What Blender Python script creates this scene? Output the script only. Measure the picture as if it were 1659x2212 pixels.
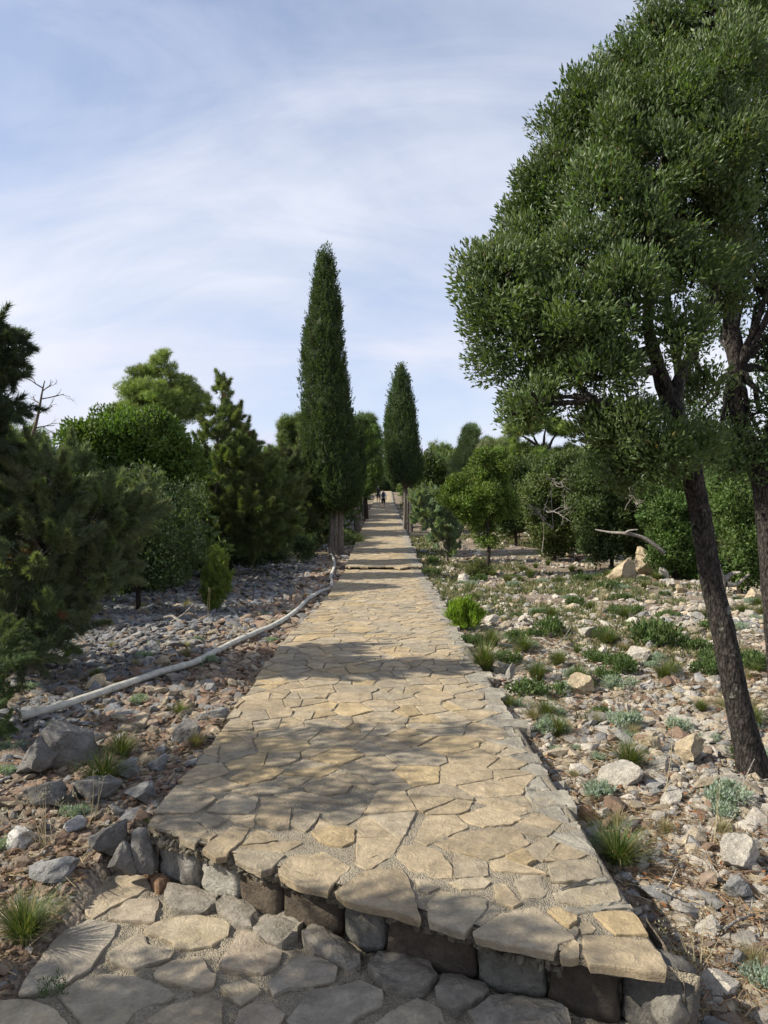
import bpy, bmesh, math, random
import numpy as np
from mathutils import Vector, Matrix
R = math.radians
rng = np.random.default_rng(7)
random.seed(7)
for o in list(bpy.data.objects): bpy.data.objects.remove(o)
scene = bpy.context.scene
C = scene.collection
# ---------------------------------------------------------------- camera, sky, sun, exposure
CAMZ = 1.7; F = 1534.0; CX = 829.5; HZ = 1111.0
cam = bpy.data.cameras.new('camera'); cam_o = bpy.data.objects.new('camera', cam); C.objects.link(cam_o)
cam.sensor_fit = 'VERTICAL'; cam.sensor_height = 36.0; cam.lens = 36.0*F/2212.0
cam.clip_start = 0.05; cam.clip_end = 3000
cam_o.location = (0, 0, CAMZ); cam_o.rotation_euler = (R(90)+math.atan((HZ-1106)/F), 0, 0)
scene.camera = cam_o
scene.view_settings.view_transform = 'Standard'; scene.view_settings.look = 'None'
scene.view_settings.gamma = 1; scene.view_settings.use_curve_mapping = False
scene.view_settings.exposure = 0.95
SUN_EL = 37.0; TRAVEL = Vector((0.98, 0.16, 0)).normalized()
sl = bpy.data.lights.new('sun', 'SUN'); sl.energy = 4.0; sl.angle = R(0.6); sl.color = (1.0, 0.93, 0.80)
so = bpy.data.objects.new('sun', sl); C.objects.link(so); so.location = (-8, -4, 8)
tv = Vector((TRAVEL.x*math.cos(R(SUN_EL)), TRAVEL.y*math.cos(R(SUN_EL)), -math.sin(R(SUN_EL))))
so.rotation_euler = tv.to_track_quat('-Z', 'Y').to_euler()
world = bpy.data.worlds.new('World'); scene.world = world; world.use_nodes = True
nt = world.node_tree; nt.nodes.clear()
def N(nt, t, **k):
    n = nt.nodes.new(t)
    for a, b in k.items():
        if a.startswith('i_'): n.inputs[a[2:].replace('_', ' ')].default_value = b
        else: setattr(n, a, b)
    return n
def ramp(nt, src, stops, L=None):
    r = nt.nodes.new('ShaderNodeValToRGB'); e = r.color_ramp.elements
    while len(e) < len(stops): e.new(0.5)
    for q, (p, c) in zip(e, stops):
        q.position = p; q.color = (c, c, c, 1) if isinstance(c, (int, float)) else (*c, 1)
    nt.links.new(src, r.inputs[0]); return r
def build_world():
    L = nt.links.new
    sky = N(nt, 'ShaderNodeTexSky', sky_type='NISHITA', sun_disc=False)
    sky.sun_elevation = R(SUN_EL); sky.sun_rotation = math.atan2(-TRAVEL.x, -TRAVEL.y)
    sky.air_density = 1.0; sky.dust_density = 0.6; sky.ozone_density = 2.2
    tc = N(nt, 'ShaderNodeTexCoord')
    sep = N(nt, 'ShaderNodeSeparateXYZ'); L(tc.outputs['Generated'], sep.inputs[0])
    zz = N(nt, 'ShaderNodeMath', operation='MAXIMUM'); L(sep.outputs[2], zz.inputs[0]); zz.inputs[1].default_value = 0.0
    za = N(nt, 'ShaderNodeMath', operation='ADD'); L(zz.outputs[0], za.inputs[0]); za.inputs[1].default_value = 0.50
    dv = N(nt, 'ShaderNodeVectorMath', operation='DIVIDE'); L(tc.outputs['Generated'], dv.inputs[0])
    cb = N(nt, 'ShaderNodeCombineXYZ')
    for i in range(3): L(za.outputs[0], cb.inputs[i])
    L(cb.outputs[0], dv.inputs[1])
    mp = N(nt, 'ShaderNodeMapping'); L(dv.outputs[0], mp.inputs[0])
    mp.inputs['Rotation'].default_value = (0, 0, R(-38)); mp.inputs['Scale'].default_value = (0.8, 1.15, 0.0)
    mp.inputs['Location'].default_value = (3.1, 1.7, 0)
    n1 = N(nt, 'ShaderNodeTexNoise', i_Scale=2.1, i_Detail=9.0, i_Roughness=0.52, i_Distortion=0.35)
    L(mp.outputs[0], n1.inputs['Vector'])
    mp2 = N(nt, 'ShaderNodeMapping'); L(dv.outputs[0], mp2.inputs[0])
    mp2.inputs['Rotation'].default_value = (0, 0, R(-48)); mp2.inputs['Scale'].default_value = (1.0, 3.4, 0.0)
    n2 = N(nt, 'ShaderNodeTexNoise', i_Scale=1.7, i_Detail=10.0, i_Roughness=0.6, i_Distortion=0.9)
    L(mp2.outputs[0], n2.inputs['Vector'])
    r1 = ramp(nt, n1.outputs[0], [(0.32, 0.0), (0.72, 1.0)])
    r2 = ramp(nt, n2.outputs[0], [(0.38, 0.0), (0.75, 1.0)])
    hz = ramp(nt, zz.outputs[0], [(0.0, 0.97), (0.15, 0.82), (0.35, 0.60), (0.62, 0.42)])
    a = N(nt, 'ShaderNodeMath', operation='MULTIPLY_ADD'); L(r1.outputs[0], a.inputs[0]); a.inputs[1].default_value = 0.52; L(hz.outputs[0], a.inputs[2])
    b = N(nt, 'ShaderNodeMath', operation='MULTIPLY_ADD'); L(r2.outputs[0], b.inputs[0]); b.inputs[1].default_value = 0.36; L(a.outputs[0], b.inputs[2])
    s = N(nt, 'ShaderNodeMath', operation='SUBTRACT', use_clamp=True); L(b.outputs[0], s.inputs[0]); s.inputs[1].default_value = 0.26
    cc = ramp(nt, n1.outputs[0], [(0.25, (3.95, 4.2, 5.35)), (0.5, (4.5, 4.68, 5.4)), (0.75, (5.1, 5.3, 5.75))])
    mx = N(nt, 'ShaderNodeMix', data_type='RGBA'); L(s.outputs[0], mx.inputs[0]); L(sky.outputs[0], mx.inputs[6]); L(cc.outputs[0], mx.inputs[7])
    bg = N(nt, 'ShaderNodeBackground'); bg.inputs[1].default_value = 0.095
    L(mx.outputs[2], bg.inputs[0])
    ou = N(nt, 'ShaderNodeOutputWorld'); L(bg.outputs[0], ou.inputs[0])
build_world()

# ---------------------------------------------------------------- helpers
def X(xD, d): return (xD-CX)/F*d
def at(xD, yD, d): return np.array([(xD-CX)/F*d, d, CAMZ+(HZ-yD)/F*d])
def smooth(t): t = np.clip(t, 0, 1); return t*t*(3-2*t)
_tab = rng.random((256, 256)).astype(np.float64)
def vnoise(x, y):
    x = np.asarray(x, float); y = np.asarray(y, float)
    xi = np.floor(x).astype(int); yi = np.floor(y).astype(int); fx = smooth(x-xi); fy = smooth(y-yi)
    t = _tab
    a = t[xi & 255, yi & 255]; b = t[(xi+1) & 255, yi & 255]; c = t[xi & 255, (yi+1) & 255]; d = t[(xi+1) & 255, (yi+1) & 255]
    return (a*(1-fx)+b*fx)*(1-fy)+(c*(1-fx)+d*fx)*fy-0.5
def fbm(x, y, o=3):
    s = 0; a = 1
    for i in range(o): s = s+a*vnoise(x*2**i+17*i, y*2**i+5*i); a *= .5
    return s
def prof(y):                                    # height of the path surface along its length
    y = np.asarray(y, float)
    z = np.where(y > 22, 0.055*(y-22)+0.09, 0.0)
    z = np.where(y > 75, 0.09+0.055*53+0.10*(np.minimum(y, 92)-75), z)
    z = np.where(y > 92, 0.09+0.055*53+1.7+0.035*(np.minimum(y, 260)-92), z)
    return z
def left_edge(y):
    y = np.asarray(y, float)
    return np.interp(y, [3, 5, 7, 9, 11, 13, 22, 60, 92], [-1.285, -1.29, -1.33, -1.38, -1.32, -1.22, -1.20, -1.15, -1.1])
def right_edge(y):
    y = np.asarray(y, float)
    return np.interp(y, [3, 10, 22, 60, 92], [1.10, 1.12, 1.16, 1.10, 1.0])
def ground(x, y):
    x = np.asarray(x, float); y = np.asarray(y, float)
    base = prof(y)*1.0-np.where(y > 22, 0.09, 0)*0.6
    drop = np.interp(y, [-5, 2.4, 3.2, 4.6, 6.5], [-.36, -.33, -.25, -.13, -.10])
    dist = np.maximum(np.maximum(left_edge(y)-x, x-right_edge(y)), 0)
    n = 0.10*fbm(x*.45, y*.45, 3)*smooth(dist/1.5)+0.022*fbm(x*2.7, y*2.7, 2)
    far = smooth((dist-6)/30)*0.02*dist
    inside = (x > left_edge(y)+.1) & (x < right_edge(y)-.1) & (y < 93)
    return base+drop+n+far-np.where(inside, 0.25, 0)
def gpt(xD, yD, off=0.0):                        # where the ray through that picture point meets the ground
    ds = np.concatenate([np.linspace(2, 30, 1500), np.linspace(30, 140, 1500)])
    xs = (xD-CX)/F*ds
    yy = HZ+(CAMZ-ground(xs, ds)-off)/ds*F
    i = np.argmax(yy <= yD)
    if yy[i] > yD: i = len(ds)-1
    return float(xs[i]), float(ds[i])
def props(o, label=None, cat=None, group=None, kind=None):
    if label: o['label'] = label
    if cat: o['category'] = cat
    if group: o['group'] = group
    if kind: o['kind'] = kind
    return o
def empty(name, loc, label=None, cat=None, group=None, kind=None):
    o = bpy.data.objects.new(name, None); C.objects.link(o); o.location = loc; o.empty_display_size = .2
    return props(o, label, cat, group, kind)
def npmesh(name, V, faces, mat, col=None, smoothf=False):
    """V (n,3); faces: list of (m,k) int arrays."""
    me = bpy.data.meshes.new(name)
    V = np.asarray(V, np.float32); me.vertices.add(len(V)); me.vertices.foreach_set('co', V.ravel())
    faces = [np.asarray(f, np.int32) for f in faces if len(f)]
    tot = sum(f.size for f in faces); nf = sum(len(f) for f in faces)
    me.loops.add(tot); me.polygons.add(nf)
    me.loops.foreach_set('vertex_index', np.concatenate([f.ravel() for f in faces]))
    lt = np.concatenate([np.full(len(f), f.shape[1], np.int32) for f in faces])
    ls = np.concatenate([[0], np.cumsum(lt)[:-1]]).astype(np.int32)
    me.polygons.foreach_set('loop_start', ls)
    me.polygons.foreach_set('use_smooth', np.full(nf, smoothf))
    if col is not None:
        a = me.attributes.new('Col', 'FLOAT_COLOR', 'POINT')
        c = np.ones((len(V), 4), np.float32); c[:, :3] = col; a.data.foreach_set('color', c.ravel())
    for m in (mat if isinstance(mat, list) else [mat]): me.materials.append(m)
    me.update(calc_edges=True)
    return me
def link(name, me, parent=None, loc=None, **k):
    o = bpy.data.objects.new(name, me); C.objects.link(o)
    if parent is not None: o.parent = parent
    if loc is not None: o.location = loc
    return props(o, **k)
class Bag:
    def __init__(s): s.V = []; s.F3 = []; s.F4 = []; s.C = []; s.n = 0
    def add(s, V, F, col=(1, 1, 1)):
        V = np.asarray(V, float); F = np.asarray(F)
        if F.shape[1] == 3: s.F3.append(F+s.n)
        else: s.F4.append(F+s.n)
        s.V.append(V); s.C.append(np.broadcast_to(np.asarray(col, float), (len(V), 3))); s.n += len(V)
    def mesh(s, name, mat, smoothf=False, origin=None):
        V = np.concatenate(s.V)
        if origin is not None: V = V-np.asarray(origin)
        fs = []
        if s.F3: fs.append(np.concatenate(s.F3))
        if s.F4: fs.append(np.concatenate(s.F4))
        return npmesh(name, V, fs, mat, np.concatenate(s.C), smoothf)
def nrm(v): return v/np.maximum(np.linalg.norm(v, axis=-1, keepdims=True), 1e-9)
def tube(bag, pts, rad, sides=8, col=(1, 1, 1), jit=0.0, flute=0.0, sub=1):
    pts = np.asarray(pts, float); rad = np.asarray(rad, float)
    if sub > 1 and len(pts) > 2:                 # catmull-rom resample
        P = np.vstack([2*pts[0]-pts[1], pts, 2*pts[-1]-pts[-2]]); out = []; ro = []
        for i in range(len(pts)-1):
            p0, p1, p2, p3 = P[i:i+4]
            for t in np.linspace(0, 1, sub, endpoint=False):
                out.append(.5*((2*p1)+(-p0+p2)*t+(2*p0-5*p1+4*p2-p3)*t*t+(-p0+3*p1-3*p2+p3)*t**3)); ro.append(rad[i]*(1-t)+rad[i+1]*t)
        out.append(pts[-1]); ro.append(rad[-1]); pts = np.array(out); rad = np.array(ro)
    n = len(pts); T = np.gradient(pts, axis=0); T = nrm(T)
    ref = np.array([1., 0, 0]) if abs(T[0][0]) < .8 else np.array([0, 1., 0])
    V = np.zeros((n, sides, 3)); a = np.linspace(0, 2*math.pi, sides, endpoint=False)
    u = nrm(np.cross(T[0], ref))
    for i in range(n):
        u = nrm(u-T[i]*np.dot(u, T[i])); w = np.cross(T[i], u)
        r = rad[i]*(1+jit*(rng.random(sides)-.5)*2+flute*np.sin(a*5+i*.15)+flute*.7*np.sin(a*3-i*.1+1))
        V[i] = pts[i]+np.outer(np.cos(a)*r, u)+np.outer(np.sin(a)*r, w)
    idx = np.arange(n*sides).reshape(n, sides)
    A = idx[:-1]; B = idx[1:]
    F_ = np.stack([A, np.roll(A, -1, 1), np.roll(B, -1, 1), B], -1).reshape(-1, 4)
    bag.add(V.reshape(-1, 3), F_, col)
    bag.add(np.vstack([V[-1], pts[-1]]), np.array([[i, (i+1) % sides, sides] for i in range(sides)]), col)
# ---------------------------------------------------------------- materials
def new_mat(name):
    m = bpy.data.materials.new(name); m.use_nodes = True; t = m.node_tree; t.nodes.clear()
    o = N(t, 'ShaderNodeOutputMaterial'); p = N(t, 'ShaderNodeBsdfPrincipled'); t.links.new(p.outputs[0], o.inputs[0])
    return m, t, p, o
def vmul(t, a, b, fac=1.0):
    m = N(t, 'ShaderNodeMix', data_type='RGBA', blend_type='MULTIPLY'); m.inputs[0].default_value = fac
    t.links.new(a, m.inputs[6]); t.links.new(b, m.inputs[7]); return m.outputs[2]
def vmix(t, f, a, b):
    m = N(t, 'ShaderNodeMix', data_type='RGBA')
    t.links.new(f, m.inputs[0])
    for s, i in ((a, 6), (b, 7)):
        if isinstance(s, tuple): m.inputs[i].default_value = (*s, 1)
        else: t.links.new(s, m.inputs[i])
    return m.outputs[2]
def noise(t, vec, scale, detail=5, rough=.55, dist=0):
    n = N(t, 'ShaderNodeTexNoise', i_Scale=scale, i_Detail=float(detail), i_Roughness=rough, i_Distortion=float(dist))
    t.links.new(vec, n.inputs['Vector']); return n.outputs[0]
def bump(t, p, h, strength, dist, prev=None):
    b = N(t, 'ShaderNodeBump'); b.inputs['Strength'].default_value = strength; b.inputs['Distance'].default_value = dist
    t.links.new(h, b.inputs['Height'])
    if prev is not None: t.links.new(prev, b.inputs['Normal'])
    t.links.new(b.outputs[0], p.inputs['Normal']); return b.outputs[0]
def colsrc(t, src):
    if src == 'attr': return N(t, 'ShaderNodeAttribute', attribute_name='Col').outputs['Color']
    return N(t, 'ShaderNodeObjectInfo').outputs['Color']
def pos(t): return N(t, 'ShaderNodeNewGeometry').outputs['Position']
def mat_leaf(name, trans=.22, rough=.5, spec=.35):
    m, t, p, o = new_mat(name); c = colsrc(t, 'attr')
    t.links.new(c, p.inputs['Base Color']); p.inputs['Roughness'].default_value = rough
    p.inputs['Specular IOR Level'].default_value = spec
    tr = N(t, 'ShaderNodeBsdfTranslucent')
    g = N(t, 'ShaderNodeMix', data_type='RGBA', blend_type='MULTIPLY'); g.inputs[0].default_value = 1
    t.links.new(c, g.inputs[6]); g.inputs[7].default_value = (1.5, 1.7, .55, 1); t.links.new(g.outputs[2], tr.inputs[0])
    mx = N(t, 'ShaderNodeMixShader'); mx.inputs[0].default_value = trans
    t.links.new(p.outputs[0], mx.inputs[1]); t.links.new(tr.outputs[0], mx.inputs[2]); t.links.new(mx.outputs[0], o.inputs[0])
    return m
def mat_rock(name, src, kind='rock'):
    m, t, p, o = new_mat(name); c = colsrc(t, src); P = pos(t)
    v = ramp(t, noise(t, P, 8, 7, .66), [(.3, .66), (.7, 1.22)]).outputs[0]
    c = vmul(t, c, v)
    v2 = ramp(t, noise(t, P, 55, 4, .7), [(.3, .82), (.7, 1.12)]).outputs[0]
    c = vmul(t, c, v2)
    if kind == 'slab':
        st = ramp(t, noise(t, P, 3.2, 6, .6, 1.0), [(.42, 0.0), (.72, .8)]).outputs[0]
        sc = N(t, 'ShaderNodeMix', data_type='RGBA', blend_type='MULTIPLY')
        t.links.new(st, sc.inputs[0]); t.links.new(c, sc.inputs[6]); sc.inputs[7].default_value = (.74, .73, .74, 1); c = sc.outputs[2]
        gr = ramp(t, noise(t, P, 1.6, 5, .7, 2.0), [(.55, 0.0), (.72, .5)]).outputs[0]
        c = vmix(t, gr, c, (.43, .33, .17))
        wr = ramp(t, noise(t, P, 9, 6, .75, .6), [(.60, 0.0), (.70, .45)]).outputs[0]
        c = vmix(t, wr, c, (.155, .135, .108))
    else:
        st = ramp(t, noise(t, P, 5, 5, .7, .5), [(.55, 0.0), (.68, .6)]).outputs[0]
        sc = N(t, 'ShaderNodeMix', data_type='RGBA', blend_type='MULTIPLY')
        t.links.new(st, sc.inputs[0]); t.links.new(c, sc.inputs[6]); sc.inputs[7].default_value = (.55, .5, .45, 1); c = sc.outputs[2]
    t.links.new(c, p.inputs['Base Color']); p.inputs['Roughness'].default_value = .88; p.inputs['Specular IOR Level'].default_value = .25
    b = bump(t, p, noise(t, P, 11 if kind == 'slab' else 20, 8, .68, 1.2), .8 if kind == 'slab' else 1.0, .028 if kind == 'slab' else .04)
    bump(t, p, noise(t, P, 110, 4, .75), .7, .006, b)
    return m
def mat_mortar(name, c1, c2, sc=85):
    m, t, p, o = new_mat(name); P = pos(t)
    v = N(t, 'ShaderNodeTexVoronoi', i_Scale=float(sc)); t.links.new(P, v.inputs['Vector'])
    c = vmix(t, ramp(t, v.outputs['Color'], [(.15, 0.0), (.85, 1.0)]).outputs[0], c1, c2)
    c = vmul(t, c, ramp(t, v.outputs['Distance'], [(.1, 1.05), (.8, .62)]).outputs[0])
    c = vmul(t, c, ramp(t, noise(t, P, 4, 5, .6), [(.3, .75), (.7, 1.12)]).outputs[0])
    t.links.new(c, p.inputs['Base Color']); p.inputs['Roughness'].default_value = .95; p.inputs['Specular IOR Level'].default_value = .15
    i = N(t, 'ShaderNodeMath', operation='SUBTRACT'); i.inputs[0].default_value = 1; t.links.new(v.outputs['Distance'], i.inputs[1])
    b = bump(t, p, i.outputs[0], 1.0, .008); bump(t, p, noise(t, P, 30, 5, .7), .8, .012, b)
    return m
def mat_soil():
    m, t, p, o = new_mat('soil'); P = pos(t)
    c = vmix(t, ramp(t, noise(t, P, 1.3, 6, .6), [(.35, 0.0), (.65, 1.0)]).outputs[0], (.15, .112, .082), (.24, .205, .16))
    c = vmix(t, ramp(t, noise(t, P, .45, 6, .65, .5), [(.52, 0.0), (.66, .75)]).outputs[0], c, (.085, .10, .04))
    v = N(t, 'ShaderNodeTexVoronoi', i_Scale=38.0); t.links.new(P, v.inputs['Vector'])
    c = vmul(t, c, ramp(t, v.outputs['Color'], [(.1, .6), (.9, 1.7)]).outputs[0])
    c = vmul(t, c, ramp(t, noise(t, P, 25, 5, .7), [(.3, .6), (.7, 1.3)]).outputs[0])
    t.links.new(c, p.inputs['Base Color']); p.inputs['Roughness'].default_value = .95; p.inputs['Specular IOR Level'].default_value = .1
    i = N(t, 'ShaderNodeMath', operation='SUBTRACT'); i.inputs[0].default_value = 1; t.links.new(v.outputs['Distance'], i.inputs[1])
    b = bump(t, p, i.outputs[0], .9, .02); bump(t, p, noise(t, P, 60, 5, .7), .9, .01, b)
    return m
def mat_bark(name, dark, light, lichen=0.0, zs=.12):
    m, t, p, o = new_mat(name)
    mp = N(t, 'ShaderNodeMapping'); mp.inputs['Scale'].default_value = (1, 1, zs); t.links.new(pos(t), mp.inputs[0])
    mp2 = N(t, 'ShaderNodeMapping'); mp2.inputs['Scale'].default_value = (1, 1, max(zs, .45)); t.links.new(pos(t), mp2.inputs[0])
    f = noise(t, mp.outputs[0], 34, 6, .65, .4)
    c = vmix(t, ramp(t, f, [(.35, 0.0), (.68, 1.0)]).outputs[0], dark, light)
    v = N(t, 'ShaderNodeTexVoronoi', i_Scale=62.0); t.links.new(mp2.outputs[0], v.inputs['Vector'])
    c = vmul(t, c, ramp(t, v.outputs['Distance'], [(.15, 1.25), (.75, .45)]).outputs[0])
    if lichen:
        li = ramp(t, noise(t, pos(t), 6.5, 8, .68, .2), [(lichen, 0.0), (lichen+.05, .75)]).outputs[0]
        c = vmix(t, li, c, (.23, .24, .20))
    t.links.new(c, p.inputs['Base Color']); p.inputs['Roughness'].default_value = .9; p.inputs['Specular IOR Level'].default_value = .15
    b = bump(t, p, f, 1.0, .03)
    i = N(t, 'ShaderNodeMath', operation='SUBTRACT'); i.inputs[0].default_value = 1; t.links.new(v.outputs['Distance'], i.inputs[1])
    bump(t, p, i.outputs[0], .9, .012, b)
    return m
def mat_plain(name, col, rough=.7, var=0.0, scale=20, spec=.3):
    m, t, p, o = new_mat(name)
    c = N(t, 'ShaderNodeRGB'); c.outputs[0].default_value = (*col, 1); c = c.outputs[0]
    if var:
        n = noise(t, pos(t), scale, 5, .6)
        c = vmul(t, c, ramp(t, n, [(.3, 1-var), (.7, 1+var)]).outputs[0]); bump(t, p, n, .4, .01)
    t.links.new(c, p.inputs['Base Color']); p.inputs['Roughness'].default_value = rough; p.inputs['Specular IOR Level'].default_value = spec
    return m
M = dict(
    slab_o=mat_rock('paving_stone', 'obj', 'slab'), slab_a=mat_rock('paving_stone_far', 'attr', 'slab'),
    rock_o=mat_rock('limestone', 'obj'), rock_a=mat_rock('limestone_rubble', 'attr'),
    mortar=mat_mortar('mortar', (.31, .27, .20), (.39, .335, .25), 120), mortar_dark=mat_mortar('dark_mortar', (.12, .10, .075), (.25, .21, .16)),  # second mortar: darker mix for the wall behind the riser blocks
    soil=mat_soil(),
    oakleaf=mat_leaf('oak_leaf', .28, .5, .38), leaf=mat_leaf('leaf', .30, .55, .25), conifer=mat_leaf('conifer_needles', .30, .6, .2),
    grass=mat_leaf('grass_blades', .25, .55, .2),
    oakbark=mat_bark('oak_bark', (.022, .019, .017), (.088, .077, .068), .60, .45), greybark=mat_bark('grey_bark', (.09, .075, .062), (.38, .33, .28), 0, .04),
    darkbark=mat_bark('dark_bark', (.03, .022, .017), (.10, .08, .065), 0, .2),
    deadwood=mat_bark('dead_wood', (.22, .19, .16), (.48, .45, .40), 0, .6),
    twig=mat_plain('twig', (.12, .095, .07), .9, .3, 30), straw=mat_leaf('dry_straw', .15, .7, .2),
    hose=mat_plain('hose_canvas', (.42, .405, .35), .85, .30, 12), strap=mat_plain('hose_clamp', (.07, .07, .075), .6),
)
# ---------------------------------------------------------------- rock templates
def ico(sub):
    bm = bmesh.new(); bmesh.ops.create_icosphere(bm, subdivisions=sub, radius=1)
    V = np.array([v.co[:] for v in bm.verts]); F_ = np.array([[v.index for v in f.verts] for f in bm.faces]); bm.free(); return V, F_
I1, I2, I3, I4 = ico(1), ico(2), ico(3), ico(4)
def rock_template(base, cuts, lo=.45, hi=.85, jit=.06):
    V, F_ = base; V = V.copy()*(1+jit*(rng.random((len(V), 1))-.5)*2)
    for k in range(cuts):
        n = nrm(rng.normal(size=3)); d = rng.uniform(lo, hi); s = V@n
        ex = np.maximum(s-d, 0)*rng.uniform(.85, 1); V = V-np.outer(ex, n)
    V = V/np.abs(V).max(0)
    return V, F_
PEB = [rock_template(I1, 4, .5, .9, .18) for i in range(24)]
MED = [rock_template(I2, 12, .3, .75, .03) for i in range(12)]
BIG = [rock_template(I4, 14, .32, .8, .0) for i in range(12)]
for i in range(12):
    V, F_ = BIG[i]
    V += .12*np.stack([fbm(V[:, 1]*3+i, V[:, 2]*3, 5), fbm(V[:, 0]*3+i, V[:, 2]*3+7, 5), fbm(V[:, 0]*3, V[:, 1]*3+i, 5)], 1)
def rots(n, tilt=.5):
    a = rng.uniform(0, 2*math.pi, n); b = rng.normal(0, tilt, n); c = rng.normal(0, tilt, n)
    ca, sa, cb, sb, cc, sc = np.cos(a), np.sin(a), np.cos(b), np.sin(b), np.cos(c), np.sin(c); o = np.zeros(n); l = np.ones(n)
    Rz = np.stack([ca, -sa, o, sa, ca, o, o, o, l], 1).reshape(n, 3, 3); Rx = np.stack([l, o, o, o, cb, -sb, o, sb, cb], 1).reshape(n, 3, 3)
    Ry = np.stack([cc, o, sc, o, l, o, -sc, o, cc], 1).reshape(n, 3, 3)
    return Rz@Rx@Ry
def scatter(bag, temps, P, S, cols, tilt=.5):
    n = len(P); which = rng.integers(0, len(temps), n); Rm = rots(n, tilt)
    for k, (V, F_) in enumerate(temps):
        s = np.where(which == k)[0]
        if not len(s): continue
        W = np.einsum('nij,nvj->nvi', Rm[s], V[None]*S[s][:, None, :])+P[s][:, None, :]
        FF = F_[None]+(np.arange(len(s))*len(V))[:, None, None]
        bag.add(W.reshape(-1, 3), FF.reshape(-1, 3), np.repeat(cols[s], len(V), 0))
# ---------------------------------------------------------------- ground sheet
def axis(lo, hi, fine, fstep, grow):
    a = [0.0]; st = fstep
    while a[-1] < hi:
        if a[-1] > fine: st *= grow
        a.append(a[-1]+st)
    b = [0.0]; st = fstep
    while b[-1] > lo:
        if -b[-1] > fine: st *= grow
        b.append(b[-1]-st)
    return np.array(sorted(set(b+a)))
gx = axis(-1500, 1500, 6, .12, 1.09); gy = axis(-900, 2200, 14, .12, 1.06)
GX, GY = np.meshgrid(gx, gy); GZ = ground(GX, GY)
# dip under the landing and the foot of the step
dip = (GX > -1.56) & (GX < 1.45) & (GY < 4.0-.55*(GX+1.3)) & (GY > -4)
GZ = np.where(dip, np.minimum(GZ, -.36), GZ)
idx = np.arange(GX.size).reshape(GX.shape)
Fq = np.stack([idx[:-1, :-1], idx[:-1, 1:], idx[1:, 1:], idx[1:, :-1]], -1).reshape(-1, 4)
link('ground', npmesh('ground', np.stack([GX, GY, GZ], -1).reshape(-1, 3), [Fq], M['soil'], None, True), kind='structure')
# ---------------------------------------------------------------- paving
def clip(poly, n, d):                            # keep n.p <= d
    out = []; k = len(poly)
    for i in range(k):
        a, b = poly[i], poly[(i+1) % k]; sa, sb = n@a-d, n@b-d
        if sa <= 0: out.append(a)
        if (sa < 0) != (sb < 0) and abs(sa-sb) > 1e-12: out.append(a+(b-a)*(sa/(sa-sb)))
    return out
def area(p):
    p = np.asarray(p); x, y = p[:, 0], p[:, 1]; return .5*abs(np.dot(x, np.roll(y, -1))-np.dot(y, np.roll(x, -1)))
def cen(p): return np.mean(np.asarray(p), 0)
def voro(seeds, reach=14, sx=1.0):
    S = np.asarray(seeds); out = []
    for i, s in enumerate(S):
        d2 = ((S-s)**2).sum(1); nb = np.argsort(d2)[1:reach+1]
        poly = [s+np.array(q)*.7 for q in ((-1, -1), (1, -1), (1, 1), (-1, 1))]
        for j in nb:
            m = (s+S[j])/2; n = S[j]-s; poly = clip(poly, n, n@m)
            if len(poly) < 3: break
        out.append(poly)
    return out
def pxc(zx, zy, z):                              # picture point on the horizontal plane z
    xD, yD = zx*.5, 1620+zy*.5; d = (CAMZ-z)*F/(yD-HZ); return np.array([(xD-CX)/F*d, d])
def T(z, dx, *pts): return [pxc(x+dx, y, z) for x, y in pts]
W2 = 1659
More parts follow.
